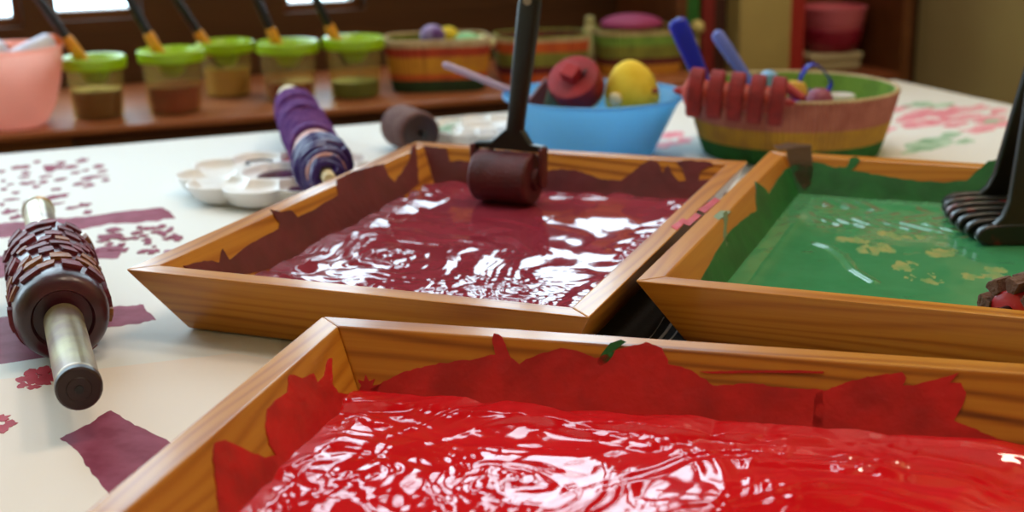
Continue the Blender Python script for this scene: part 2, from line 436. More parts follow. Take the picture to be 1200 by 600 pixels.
GR = TF(.0716, .7627, -.3796, .30, .398)
d_red = .30
_ru = Vector((math.cos(-.2526), math.sin(-.2526), 0)); _rv = Vector((-math.sin(-.2526), math.cos(-.2526), 0))
_ro = Vector((-.1038, .7068, 0)) - _rv*d_red
RD = TF(_ro.x, _ro.y, -.2526, .42, d_red)
tray('wooden tray holding plum paint, the left one of the two behind', PL.o.x, PL.o.y, PL.a, PL.w, PL.d)
tray('wooden tray holding green paint, at the right behind the red one', GR.o.x, GR.o.y, GR.a, GR.w, GR.d)
tray('wooden tray holding red paint, nearest in the foreground', RD.o.x, RD.o.y, RD.a, RD.w, RD.d)

def pool(name, label, tf, z0, hfun, step, mats, matfun, smears, rim=()):
    """paint lying on the tray floor (height field) with its smears up the sloping sides, one mesh"""
    e = tf.edge(z0)-.0035
    nu, nv = int((tf.w-2*e)/step), int((tf.d-2*e)/step)
    us = np.linspace(e, tf.w-e, nu); vs = np.linspace(e, tf.d-e, nv)
    U, V = np.meshgrid(us, vs)
    X = tf.o.x+tf.u.x*U+tf.v.x*V; Y = tf.o.y+tf.u.y*U+tf.v.y*V
    H = z0 + hfun(U, V, X, Y)
    H = np.maximum(H, BT+.0012)
    o = MB()
    o.v = list(zip(X.ravel().tolist(), Y.ravel().tolist(), H.ravel().tolist()))
    MI = matfun(U, V, X, Y, H)
    for j in range(nv-1):
        b = j*nu; row = MI[j]
        for i in range(nu-1):
            o.f.append((b+i, b+i+1, b+nu+i+1, b+nu+i)); o.m.append(int(row[i]))
    # sides and underside so that the paint is a body
    rimv = [i for i in range(nu)] + [j*nu+nu-1 for j in range(1, nv)] + [(nv-1)*nu+i for i in range(nu-2, -1, -1)] + [j*nu for j in range(nv-2, 0, -1)]
    base = len(o.v)
    for i in rimv: o.v.append((o.v[i][0], o.v[i][1], BT))
    R = len(rimv)
    for k in range(R):
        o.f.append((rimv[k], base+k, base+(k+1) % R, rimv[(k+1) % R])); o.m.append(0)
    o.f.append(tuple(base+k for k in reversed(range(R)))); o.m.append(0)
    sd = 0
    for which, m, pts, amp in smears:
        sd += 1
        p, n = tf.wall(which)
        q = []
        for s_ in ragged(pts, amp, 4, sd+40):
            w_ = onplane(s_.x, s_.y, p, n)
            if w_.z < .0085:                     # keep the hidden lower edge inside the pool
                k = (w_.z-.0085)/(-math.sqrt(1-n.z**2)); up = (Vector((0,0,1))-n*n.z).normalized(); w_ = w_ + up*((.0085-w_.z)/up.z)
            q.append(w_ + n*.0002)
        o.poly(q, .0007, n, m)
    for m, pts, amp in rim:
        sd += 1
        o.poly([G(s_.x, s_.y, HT)+Vector((0, 0, .0001)) for s_ in ragged(pts, amp, 3, sd+70)], .0003, Vector((0, 0, 1)), m)
    ob = o.build(name, mats, smooth=True, angle=70)
    return tag(ob, label, 'paint')
# ---- red paint: brush swirls
def swirl(X, Y, px, py, z, fr, ft, seed, warp=.012, ecc=1.0):
    c = G(px, py, z); dx, dy = X-c.x, (Y-c.y)*ecc
    dx = dx + warp*fbm(X*22, Y*22, 2, seed+9); dy = dy + warp*fbm(X*22+5, Y*22+3, 2, seed+12)
    r = np.sqrt(dx*dx+dy*dy)+1e-6; th = np.arctan2(dy, dx)
    return vn(r*fr, np.cos(th)*ft+r*9, seed)+.5*(.8-2*np.abs(vn(r*fr*2.3+3, np.sin(th)*ft*1.1+r*9, seed+1))), r
def red_h(U, V, X, Y):
    s1, r1 = swirl(X, Y, 610, 560, .013, 62, 1.2, 1, .010)
    s2, r2 = swirl(X, Y, 980, 700, .013, 55, 1.0, 4, .006)
    s3, r3 = swirl(X, Y, 410, 562, .013, 80, 1.4, 7, .008)
    w1, w2, w3 = np.exp(-(r1/.085)**2), np.exp(-(r2/.17)**2)*.8, np.exp(-(r3/.05)**2)
    s = (s1*w1+s2*w2+s3*w3)/(w1+w2+w3+.15)
    h = .0015*s + .0009*fbm(U*11, V*20, 2, 20)
    patch = np.clip(fbm(U*24+3, V*24, 2, 35)*1.4, 0, 1)
    wr = .0006*np.abs(vn(U*170+5*vn(U*45, V*45, 36), V*120+4*vn(U*40, V*50, 37), 38))*patch
    lump = np.clip(fbm(U*60, V*60, 2, 33)-.25, 0, 1)*np.exp(-((V-.235)/.02)**2)
    h = h + wr + .0018*lump
    ev = np.minimum(np.minimum(U, tf_w-U), np.minimum(V, tf_d-V)); return h + .004*(.5+.7*np.abs(vn(U*35, V*35, 39)))*np.exp(-np.clip(ev-.045+.005*vn(U*28, V*28, 40), 0, 1)/.009)
tf_w, tf_d = RD.w, RD.d
red_sm = [
 ('far', 1, [(424,470),(436,455),(450,447),(473,436),(507,428),(542,422),(565,419),(581,416),(577,398),(579,391),(585,392),(593,404),(597,416),(609,427),(630,416),(657,408),(676,411),(698,420),(718,412),(735,407),(757,401),(776,408),(781,418),(783,427),(807,433),(828,445),(836,452),(850,451),(881,449),(915,454),(965,457),(965,500),(700,520),(424,500)], 1.4),
 ('far', 1, [(955,462),(999,446),(1030,440),(1057,436),(1062,443),(1058,452),(1069,452),(1088,447),(1124,437),(1113,449),(1126,449),(1132,460),(1128,475),(1118,493),(1138,501),(1168,514),(1205,524),(1230,560),(950,520)], 1.0),
 ('far', 1, [(419,463),(424,452),(420,445),(427,447),(429,439),(433,447),(440,444),(437,452),(447,450),(443,458),(438,470)], .6),
 ('far', 1, [(820,435.5),(870,434.5),(935,434),(966,435.5),(964,437.5),(900,437),(835,438)], .3),
 ('left', 1, [(428,480),(422,463),(395,461),(388,450),(388,420),(384,421),(379,441),(371,449),(366,438),(352,444),(338,440),(336,460),(321,470),(312,480),(310,500),(314,522),(322,534),(309,537),(285,527),(262,516),(250,520),(248,540),(251,562),(255,597),(258,640),(430,640),(440,520)], 1.4),
]
pool('paint_pool', 'glossy red paint swirled across the front tray', RD, .0135, red_h, .0014, [RED, REDDRY, GREENDRY], lambda U, V, X, Y, H: np.zeros(U.shape), red_sm + [('far', 2, [(700,424),(706,414),(716,402),(728,398),(734,401),(722,410),(713,424),(704,430)], .8)])
# ---- plum paint
def plum_h(U, V, X, Y):
    s1, r1 = swirl(X, Y, 470, 300, .013, 75, 1.2, 51, .016)
    w1 = np.exp(-(r1/.085)**2)
    fine = np.abs(fbm(U*150+3*vn(U*40, V*40, 61), V*120, 2, 62))*np.clip(.1+.9*vn(U*12, V*10, 63)+1.3*np.exp(-((U-.21)/.07)**2-((V-.10)/.09)**2), 0, 1.2)
    h = .0013*s1*w1 + .0008*fbm(U*22, V*14, 2, 65) + .0009*fine + .0005*fbm(U*48+V*20, V*17, 2, 67)*(vn(U*9, V*8, 68) > -.2)
    return h + .0045*(.5+.7*np.abs(vn(U*40, V*40, 69)))*np.exp(-np.clip(np.minimum(np.minimum(U, PL.w-U), np.minimum(V, PL.d-V))-.045+.005*vn(U*30, V*30, 70), 0, 1)/.010)
plum_sm = [
 ('far', 1, [(478,169),(500,171),(524,174),(527,190),(540,188),(554,191),(556,176),(580,178),(600,181),(634,184),(632,202),(658,198),(683,202),(704,210),(728,212),(742,202),(752,193),(762,188),(771,190),(777,203),(783,194),(789,205),(796,213),(804,212),(800,198),(792,190),(804,188),(833,190),(836,194),(822,200),(819,212),(850,206),(852,230),(700,260),(480,230)], 1.0),
 ('left', 1, [(490,215),(487,171),(482,172),(478,190),(462,214),(455,207),(449,192),(430,197),(411,202),(393,212),(396,228),(372,243),(348,255),(341,247),(328,249),(316,246),(327,262),(326,268),(291,287),(268,305),(260,292),(256,308),(238,306),(214,312),(240,330),(400,300)], 1.0),
]
rimm = [(2, [(786,266),(800,256),(806,259),(793,270)], .5), (2, [(800,262),(815,250),(822,253),(808,265)], .5), (2, [(818,246),(838,232),(844,235),(826,250)], .6)]
pool('paint_pool', 'glossy plum paint rippled across the left rear tray', PL, .0135, plum_h, .0014, [PLUM, PLUMDRY, REDDRY], lambda U, V, X, Y, H: np.zeros(U.shape), plum_sm, rimm)
# ---- green paint with scraped bare patches and herringbone roller marks
def pxmask(X, Y, z, ell, seed):
    m = np.full(X.shape, -9.0)
    for px, py, rx, ry in ell:
        c = G(px, py, z); k = (c-CAM).length/F; sy = k/abs((c-CAM).normalized().z)
        m = np.maximum(m, 1-((X-c.x)/(rx*k))**2-((Y-c.y)/(ry*sy))**2)
    return m + .8*fbm(X*150, Y*60, 3, seed)
TANE = [(1000,283,26,5),(1030,295,26,8),(1060,312,22,8),(1085,326,24,7),(1065,279,18,5),(1100,298,24,5),(1150,326,26,5),(1040,275,14,4),(1165,318,16,4)]
RIDE = [(1040,262,90,10),(1085,266,60,12),(990,248,36,7)]
def green_h(U, V, X, Y):
    a = U*150+V*60; bnd = np.clip(pxmask(X, Y, .012, RIDE, 81), 0, 1)
    rows = np.sin((U*math.cos(.7)+np.abs(((V*38) % 2)-1)*.03)*430)
    h = .00045*fbm(U*26, V*14, 2, 83) + .00016*fbm(U*90, V*60, 2, 84) + .0009*rows*bnd
    dmin = np.full(U.shape, 9.0); pl_ = [G(x, y, .013) for x, y in ((958,286),(972,290),(984,298),(992,306),(1000,316),(1012,323),(1024,330))]
    for a_, b_ in zip(pl_, pl_[1:]):
        ab = b_-a_; t = np.clip(((X-a_.x)*ab.x+(Y-a_.y)*ab.y)/(ab.x**2+ab.y**2), 0, 1)
        dmin = np.minimum(dmin, np.hypot(X-a_.x-ab.x*t, Y-a_.y-ab.y*t))
    h = h + .0015*np.exp(-(dmin/.0028)**2)
    dr = np.clip(vn(U*120, V*40, 90)-.35, 0, 1)*np.exp(-((V-.07)/.03)**2)
    return h + .0016*dr + .0045*np.exp(-np.clip(np.minimum(np.minimum(U, GR.w-U), np.minimum(V, GR.d-V))-.045, 0, 1)/.009)
def green_m(U, V, X, Y, H):
    t = pxmask(X, Y, .012, TANE, 91) > .55
    r = (pxmask(X, Y, .012, RIDE, 92) > .1) & (np.sin((U*math.cos(.7)+np.abs(((V*38) % 2)-1)*.03)*430) > .1)
    return np.where(t, 2, np.where(r, 3, 0))
green_sm = [
 ('left', 1, [(818,332),(824,322),(838,296),(854,272),(872,256),(886,247),(884,213),(893,219),(900,228),(912,208),(922,197),(940,215),(930,260),(840,350)], 1.0),
 ('far', 1, [(918,203),(930,193),(953,190),(966,192),(980,197),(992,196),(996,186),(1004,184),(1008,188),(1004,194),(997,200),(1034,206),(1079,213),(1110,214),(1133,212),(1143,202),(1158,189),(1170,187),(1230,192),(1240,240),(930,240)], 1.0),
 ('far', 4, [(921,175),(951,171),(953,200),(950,218),(943,224),(934,212),(926,196)], .5),
 ('left', 5, [(846,250),(851,247),(852,258),(850,270),(853,285),(850,290),(847,276),(848,262)], .5),
]
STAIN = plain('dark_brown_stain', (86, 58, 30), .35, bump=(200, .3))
PALEGREEN = plain('pale_green_drip', (120, 140, 104), .35)
grim = [(5, [(836,254),(845,247),(857,248),(850,254),(842,258)], .5), (4, [(906,171),(921,168),(940,169),(951,170),(946,174),(924,175),(912,176)], .3)]
pool('paint_pool', 'thin green paint scraped to bare wood in the right rear tray', GR, .0125, green_h, .0015, [GREEN, GREENDRY, TAN, BROWNRIDGE, STAIN, PALEGREEN], green_m, green_sm, grim)

# ================================================================== ROLLING PIN (left)
BRASS = plain('worn_brass', (176, 160, 116), .32, metal=.7, bump=(90, .15), var=((134, 104, 84), 40))
DARKBODY = plain('painted_drum', (92, 34, 50), .3, bump=(120, .2), var=((50, 22, 28), 30))
CHIP = plain('plum_chip', (122, 28, 44), .6, bump=(400, .4), var=((92, 20, 34), 70))
CHIPO = plain('ochre_chip', (150, 92, 42), .6, bump=(400, .4), var=((128, 60, 38), 70))
DARKEND = plain('dark_end_cap', (48, 22, 22), .4)
def wvec(p, q, t): return Vector(p).lerp(Vector(q), t)
def pin():
    RB = .0285
    A = G(93, 458, RB); B = G(45, 249, RB)
    root = empty('rolling_pin', (G(65, 380, 0)), 'textured rolling pin caked in plum paint, lying at the left', 'rolling pin')
    Mi = Matrix.Translation(root.location).inverted()
    A = Mi @ A; B = Mi @ B; D = (B-A).normalized(); L = (B-A).length
    A.z = B.z = RB+.0012
    t0 = .118; t1 = .262
    body = MB()
    prof = [(t0+.004, .0122), (t0+.004, .0165), (t0+.0005, .0180), (t0+.001, .0215), (t0+.0035, .0245), (t0+.008, .0266), (t0+.016, RB-.0012)]
    prof += [(t0+.016+(t1-t0-.028)*k/8, RB-.0012) for k in range(1, 9)] + [(t1-.004, .0262), (t1, .022), (t1+.002, .012)]
    body.axis(A, B, prof, 48)
    body.build('drum', DARKBODY, parent=root)
    # raised chips wrapped round the drum
    up = D.orthogonal().normalized(); w = D.cross(up); r = random.Random(5)
    ch = MB()
    N = 13
    for i in range(8):
        for k in range(N):
            t = t0+.024+i*.0150+r.uniform(-.003, .003); a = 2*PI*(k+.5*(i % 2)+r.uniform(-.2, .2))/N
            la = r.uniform(.0075, .0135)/RB; lt = r.uniform(.0035, .0058); sk = r.uniform(-.5, .5)
            pts = []
            h = RB+.0004+r.uniform(0, .0014)
            for (da, dt) in ((-.5, -.45), (-.1, -.55), (.5, -.35), (.45, .4), (.05, .55), (-.45, .45)):
                aa = a+da*la*1.0+dt*sk*.2; tt = t+dt*lt*2+da*sk*.006
                pts.append((aa, tt))
            lo = [A + D*tt + (up*math.cos(aa)+w*math.sin(aa))*(RB-.002) for aa, tt in pts]
            hi = [A + D*tt + (up*math.cos(aa)+w*math.sin(aa))*h for aa, tt in pts]
            n = 6
            ch.add(lo+hi, [tuple(range(n, 2*n)), tuple(reversed(range(n)))]+[(q, (q+1) % n, n+(q+1) % n, n+q) for q in range(n)], 0 if r.random() < .76 else 1)
    ch.build('raised_pattern', [CHIP, CHIPO], parent=root, smooth=False)
    h = MB().axis(A, B, [(0.003, .0112), (.004, .0118), (.008, .0118), (.009, .0113), (t0-.003, .0112)], 32)
    hn = h.build('handle', BRASS, parent=root)
    c = MB().axis(A, B, [(-.001, .0105), (0, .0116), (.0035, .0119), (.004, .0112)], 32); c.axis(A-D*.0016, B, [(0, .006), (.001, .0066)], 24, cap=True)
    c.build('end_cap', DARKEND, parent=hn)
    MB().axis(A-D*.0021, B, [(0, .0022), (.001, .0024)], 16).build('axle_hole', BLACK, parent=hn)
    h = MB().axis(A, B, [(t1+.001, .0112), (L-.004, .0112), (L-.003, .0122), (L, .0122), (L+.001, .0108)], 32)
    h.build('handle', BRASS, parent=root)
pin()

# ================================================================== FLOWER PALETTES
PALW = plain('palette_white', (238, 236, 236), .3)
PALP = plain('palette_plum_paint', (78, 18, 40), .2); PALR = plain('palette_red_paint', (206, 62, 84), .3, var=((220, 110, 124), 90)); PALG = plain('palette_green_paint', (118, 168, 130), .3, var=((214, 220, 214), 60)); PALK = plain('palette_dark_ring', (44, 26, 42), .25)
def palette(label, c, R, rz, wells, z=.0006):
    """moulded dish with ten petal wells round a middle well"""
    root = empty('paint_palette', (c.x, c.y, z), label, 'palette', 'white flower-shaped paint palettes', rz=rz)
    n = 10; rp = R*.30; rc = R-rp*.95
    NR, NA = 64, 240
    H0 = .0175
    def height(x, y):
        best = 0
        d = math.hypot(x, y)
        def well(dd, r, dp): 
            q = dd/r
            return dp*(1-q**9) if q < 1 else 0
        best = well(d, R*.37, .0075)
        for k in range(n):
            a = 2*PI*k/n
            e = math.hypot((x-rc*math.cos(a))*math.cos(a)+(y-rc*math.sin(a))*math.sin(a), ((y-rc*math.sin(a))*math.cos(a)-(x-rc*math.cos(a))*math.sin(a))*1.06)
            best = max(best, well(e, rp*.985, .0075))
        return H0-best
    def outer(a):
        m = ((a/(2*PI)*n+.5) % 1)-.5; t = m*2*PI/n
        q = rc*math.sin(t); return rc*math.cos(t)+math.sqrt(max(rp*rp*1.03-q*q, .0))
    o = MB(); v = []; f = []
    for j in range(NR+1):
        for k in range(NA):
            a = 2*PI*k/NA; r = outer(a)*(j/NR)
            x, y = r*math.cos(a), r*math.sin(a); v.append((x, y, height(x, y) if j < NR else H0))
    for s, zz in ((1.008, H0-.0006), (1.0, H0-.002), (.93, .005), (.86, .001), (.80, 0)):
        for k in range(NA):
            a = 2*PI*k/NA; r = outer(a)*s; v.append((r*math.cos(a), r*math.sin(a), zz))
    for j in range(NR+5):
        for k in range(NA):
            f.append((j*NA+k, j*NA+(k+1) % NA, (j+1)*NA+(k+1) % NA, (j+1)*NA+k))
    f.append(tuple(reversed([(NR+5)*NA+k for k in range(NA)])))
    o.add(v, f); o.build('dish', PALW, parent=root, angle=60)
    for k, m, s in wells:
        a = 2*PI*k/n; cx, cy = (rc*math.cos(a), rc*math.sin(a)) if k >= 0 else (0, 0)
        rr = (rp if k >= 0 else R*.36)*s
        pts = [Vector((cx+rr*(1+.12*n1(q*.7, k+9))*math.cos(2*PI*q/22), cy+rr*(1+.12*n1(q*.7, k+9))*math.sin(2*PI*q/22), height(cx, cy)-.0003)) for q in range(22)]
        if m is PALK:
            MB().tube(pts, .0012, 8, closed=True).build('paint_ring', m, parent=root, loc=(0, 0, .003))
        else:
            MB().poly(pts, .0035, Vector((0, 0, 1))).build('paint_dab', m, parent=root)
    return root
palette('white flower palette with plum and red dabs under the purple roller', G(328, 207, .012), .0905, .15, [(2, PALR, .62), (-1, PALP, .62), (3, PALK, .45), (8, PALP, .5), (1, PALR, .5)])
palette('white flower palette with green dabs behind the rear corner of the plum tray', Vector((-.028, 1.425, 0)), .062, .5, [(4, PALG, .6), (5, PALG, .5), (3, PALG, .55)])

# ================================================================== PURPLE YARN ROLLER resting on the palette
YARN = plain('purple_yarn', (92, 40, 132), .75, bump=(900, .6), var=((122, 70, 150), 120))
YARND = plain('deep_purple_cord', (48, 20, 104), .35, bump=(300, .3))
PINKW = plain('pink_core', (196, 140, 132), .5); CREAMW = plain('cream_wood', (232, 216, 176), .5)
def yarn():
    A = G(384, 206, .0405); B = G(338, 112, .0425)
    root = empty('yarn_roller', G(365, 190, 0), 'purple yarn-wrapped roller resting on the white palette', 'roller')
    o = root.location; A = A-o; B = B-o; D = (B-A).normalized(); L = (B-A).length
    R = .0205
    MB().axis(A, B, [(.006, .012), (.008, R-.004), (.03, R-.003), (.06, R-.0005), (.10, R-.0005), (.12, R-.003), (L*.8, R-.004), (L*.88, .013), (L*.93, .009)], 32).build('core', PINKW, parent=root)
    up = D.orthogonal().normalized(); w = D.cross(up)
    def coil(t0, t1, r0, r1, pitch, rad, seed):
        turns = (t1-t0)/pitch; n = max(24, int(turns*18)); pts = []
        for i in range(n+1):
            s = i/n; a = 2*PI*turns*s; t = t0+(t1-t0)*s; r = r0+(r1-r0)*s + .0016*n1(s*60, seed)
            pts.append(A + D*(t+.0028*n1(s*37, seed+3)) + (up*math.cos(a)+w*math.sin(a))*r)
        return pts, rad
    y = MB()
    for t0, t1, r0, r1, pt, rad in ((.108, .20, R-.0005, R, .0062, .0034), (.222, .262, R, R, .0062, .0034), (.290, L*.83, R, R-.003, .0062, .0034), (L*.83, L*.93, R-.004, .0095, .0056, .003)):
        pts, rad = coil(t0, t1, r0, r1, pt, rad, int(t0*1000)); y.tube(pts, rad, 6)
    y.build('yarn_wrap', YARN, parent=root)
    y = MB()
    pts, rad = coil(-.003, .030, .0085, R, .0056, .0036, 91); y.tube(pts, rad, 8)
    pts, rad = coil(.028, .062, R+.001, R+.0015, .0068, .0036, 97); y.tube(pts, rad, 8)
    y.build('cord_wrap', YARND, parent=root)
    MB().axis(A, B, [(-.012, .004), (-.01, .0055), (.006, .0058)], 20).build('handle', CREAMW, parent=root)
    MB().axis(A, B, [(L*.92, .0085), (L*.95, .0115), (L*.985, .0125), (L, .010), (L+.003, .004)], 24).build('handle', CREAMW, parent=root)
yarn()

# ================================================================== DARK FOAM ROLLER behind the plum tray
def darkroll():
    c = G(493, 157, .0225)
    d = Vector((-.45, .89, 0))
    root = empty('foam_roller', (c.x, c.y, 0), 'brown foam roller with a dark end lying behind the plum tray', 'roller')
    p = Vector((0, 0, .0228))
    MB().axis(p, p+d, [(0, .0195), (.002, .0216), (.005, .0222), (.03, .0222), (.052, .0222), (.056, .021), (.057, .017)], 40).build('foam_sleeve', FOAMBROWN, parent=root)
    MB().axis(p-d*.002, p+d, [(0, .0155), (.001, .0185), (.0035, .0192)], 36).build('end_face', DARKEND, parent=root)
    MB().axis(p-d*.012, p+d, [(0, .0035), (.011, .0038)], 16).build('axle', BLACK, parent=root)
darkroll()

# ================================================================== BLACK-HANDLED ROLLER IN THE PLUM TRAY
def roller():
    RR = .0212
    z = .0145+RR
    A = G(561, 204, z); B = G(626, 210, z)
    A.z = B.z = z
    D = (B-A).normalized(); L = (B-A).length
    root = empty('paint_roller', (A+B)*.5-Vector((0, 0, RR)), 'black-handled foam roller standing in the plum paint', 'roller')
    o = root.location
    A -= o; B -= o
    sl = MB().axis(A, B, [(-.001, RR-.005), (.0, RR-.0015), (.002, RR)]+[(L*k/10, RR+.0004*n1(k, 4)) for k in range(1, 10)]+[(L-.002, RR), (L, RR-.0015), (L+.001, RR-.006)], 44)
    sl.build('foam_sleeve', FOAMPLUM, parent=root)
    MB().axis(B+D*.001, B+D, [(0, .009), (.004, .0085), (.0046, .004)], 24).build('axle_cap', FOAMPLUM, parent=root)
    bk = Vector((-D.y, D.x, 0))
    # yoke: cross bar above the sleeve with arms down to the axle
    zt = RR*2+.0006
    y = MB()
    y.poly([A+D*(-.004)+Vector((0, 0, zt-RR))-Vector((0,0,0)), A+D*(L+.008)+Vector((0, 0, zt-RR)), A+D*(L+.008)+Vector((0, 0, zt-RR+.005)), A+D*(L*.93)+Vector((0, 0, zt-RR+.006)), A+D*(L*.78)+Vector((0, 0, zt-RR+.017)), A+D*(L*.48)+Vector((0, 0, zt-RR+.017)), A+D*(L*.22)+Vector((0, 0, zt-RR+.006)), A+D*(-.004)+Vector((0, 0, zt-RR+.005))], .008, bk)
    y.build('yoke', BLACK, parent=root, bevel=.0012)
    arm = MB()
    e = B+D*.0055
    pts = [e+Vector((0, 0, -.007)), e+bk*.006+Vector((0,0,-.006)), e+bk*.008+Vector((0, 0, zt-RR+.004)), e-bk*.004+Vector((0, 0, zt-RR+.004)), e-bk*.005+Vector((0,0,-.004))]
    arm.poly(pts, .0035, D).build('side_arm', [FOAMPLUM], parent=root, bevel=.0008); arm = MB()
    e2 = A-D*.0058
    arm.poly([q-e+e2 for q in pts], .0035, D)
    arm.build('side_arm', [FOAMPLUM], parent=root, bevel=.0008)
    # flat tapering handle
    h = MB()
    base = A+D*(L*.63)+Vector((0, 0, zt-RR+.014))+bk*.004
    top = onplane(623, -12, Vector(o)+base+bk*.0, Vector((D.y, -D.x, 0))) - o
    ax = (top-base); Lh = ax.length; ax.normalize(); sd = D - ax*D.dot(ax); sd.normalize(); nn = ax.cross(sd)
    V = []
    st = [(0, .0076, .0042), (.012, .0072, .0045), (.03, .0076, .005), (Lh*.5, .0085, .0055), (Lh*.9, .0092, .0055), (Lh*.97, .0086, .005), (Lh, .005, .004)]
    nseg = 20
    for t, a, b in st:
        for k in range(nseg):
            q = 2*PI*k/nseg; ca, sa = math.cos(q), math.sin(q)
            V.append(base+ax*t+sd*(math.copysign(abs(ca)**.55, ca)*a)+nn*(math.copysign(abs(sa)**.55, sa)*b))
    Fc = [(i*nseg+k, i*nseg+(k+1) % nseg, (i+1)*nseg+(k+1) % nseg, (i+1)*nseg+k) for i in range(len(st)-1) for k in range(nseg)]
    Fc += [tuple(reversed(range(nseg))), tuple((len(st)-1)*nseg+k for k in range(nseg))]
    hd = h.add(V, Fc).build('handle', BLACK, parent=root)
    q = base+ax*(Lh*.93)
    MB().axis(q-nn*.0062, q+nn, [(0, .0035), (.0124, .0035)], 18).build('hanging_eyelet', plain('pale_eyelet', (150, 140, 120), .4), parent=hd)
roller()

# ================================================================== BLUE BOWL AND ITS CONTENTS
BLUEP = translucent('sky_blue_plastic', (142, 204, 242), .22, .6, alpha=.15)
def bowl(name, label, c, prof, mat, th=.002, n=64, rz=0, lip=True):
    root = empty(name, c, label, 'bowl', rz=rz)
    out = prof; inn = [(r-th, z+(th if i == 0 else 0)) for i, (r, z) in enumerate(prof)]
    pr = [(.0005, 0)] + out + list(reversed(inn)) + [(.0005, th)]
    MB().lathe(pr, n).build('shell', mat, parent=root, angle=60)
    if lip:
        r, z = prof[-1]
        MB().tube([(math.cos(2*PI*k/n)*(r-.0005), math.sin(2*PI*k/n)*(r-.0005), z) for k in range(n)], .0019, 10, closed=True).build('rim', mat, parent=root)
    return root
bc = G(694, 108, .055); bc.z = .0
bc = Vector((.0840, 1.345, 0))
bowl('plastic_bowl', 'translucent sky-blue plastic bowl of stamping tools behind the plum tray', bc, [(.055, 0), (.059, .003), (.066, .018), (.074, .034), (.0825, .052), (.0900, .061)], BLUEP)
def stamp():
    # round wooden stamp: thick disc, square peg on its face
    c = onplane(674, 96, Vector((0, 1.340, 0)), Vector((0, 1, 0)))
    root = empty('wheel_stamp', c, 'thick dark red disc stamp with a square peg, leaning in the blue bowl', 'stamp')
    ax = Vector((-.30, -.62, .66)).normalized()          # direction its face looks
    RM = plain('stamp_red', (160, 18, 30), .55, bump=(300, .3), var=((136, 14, 26), 60)); R = .0265
    p = -ax*.010
    MB().axis(p, ax+p, [(-.008, R-.004), (-.006, R-.001), (-.004, R), (.016, R), (.0185, R-.001), (.019, R-.003)], 48).build('disc', RM, parent=root)
    MB().axis(p-ax*.010, p+ax, [(0, R-.002), (.004, R-.001)], 40).build('wood_back', CREAMW, parent=root)
    s = frame(p+ax*.019, p+ax*.03, up=(.3, 0, 1))
    MB().box((0, -.0085, -.0075), (.012, .0085, .0075), M=s).build('peg', plain('peg_red', (170, 28, 34), .5), parent=root, bevel=.001, smooth=False)
    MB().box((0.002, .009, .004), (.005, .0125, .011), M=s).build('peg_stub', plain('dark_stub', (70, 22, 24), .5), parent=root, bevel=.0006, smooth=False)
stamp()
def sponge():
    c = onplane(743, 118, Vector((0, 1.345, 0)), Vector((0, 1, 0)))
    root = empty('sponge_dabber', c-Vector((0, 0, .012)), 'domed yellow sponge dabber sticking out of the blue bowl', 'sponge')
    MB().lathe([(.0005, -.004), (.019, -.004), (.025, .004), (.0272, .014), (.0268, .022), (.0242, .032), (.019, .041), (.013, .048), (.007, .0515), (.0005, .053)], 40).build('dome', YELLOW, parent=root, M=Matrix.Rotation(-.12, 4, 'Y'))
    k = onplane(721, 117, Vector((0, 1.322, 0)), Vector((0, 1, 0)))-root.location
    MB().lathe([(.0005, -.006), (.005, -.005), (.0068, 0), (.005, .0055), (.0005, .007)], 20, c=k).build('knob', CREAMW, parent=root)
    k = onplane(768, 107, Vector((0, 1.3185, 0)), Vector((0, 1, 0)))-root.location
    MB().lathe([(.0005, -.003), (.003, -.002), (.0036, 0), (.002, .003), (.0005, .0035)], 14, c=k+Vector((0, .002, 0))).build('dark_spot', plain('orange_brown', (150, 72, 30), .7), parent=root)
sponge()
def wedge():
    pl_ = Vector((0, 1.345, 0)); n = Vector((0, 1, 0))
    o = MB()
    pts = [onplane(x, y, pl_, n) for x, y in ((617, 122), (640, 92), (650, 128))]
    o.poly(pts, .014, n)
    tag(o.build('wedge_sponge', plain('dark_red_wedge', (110, 50, 50), .7, bump=(400, .4)), bevel=.001), 'dark red wedge leaning in the blue bowl left of the disc stamp', 'sponge')
    o = MB()
    pts = [onplane(x, y, Vector((0, 1.3405, 0)), n) for x, y in ((636, 126), (644, 100), (652, 106), (658, 128))]
    o.poly(pts, -.006, n)
    tag(o.build('wedge_sponge', plain('olive_wedge', (96, 100, 76), .7, bump=(400, .4)), bevel=.001), 'small olive wedge tucked between the red wedge and the disc stamp', 'sponge')
wedge()
def brush_lilac():
    A = onplane(519, 75, Vector((0, 1.37, 0)), Vector((0, 1, 0))); B = onplane(640, 122, Vector((0, 1.355, 0)), Vector((0, 1, 0)))
    LIL = plain('lilac_handle', (178, 156, 190), .35)
    L = (B-A).length
    root = empty('paint_brush', A, 'thin lilac brush handle leaning out of the blue bowl to the left', 'brush')
    MB().axis(Vector(), B-A, [(0, .0015), (.002, .0033), (.02, .0034), (L*.6, .003), (L*.85, .0026)], 16).build('handle', LIL, parent=root)
    MB().axis(Vector(), B-A, [(L*.85, .0029), (L*.95, .003)], 16).build('ferrule', BRASS, parent=root)
    MB().axis(Vector(), B-A, [(L*.95, .0028), (L*1.0, .003), (L*1.06, .0008)], 16).build('bristles', DARKEND, parent=root)
brush_lilac()

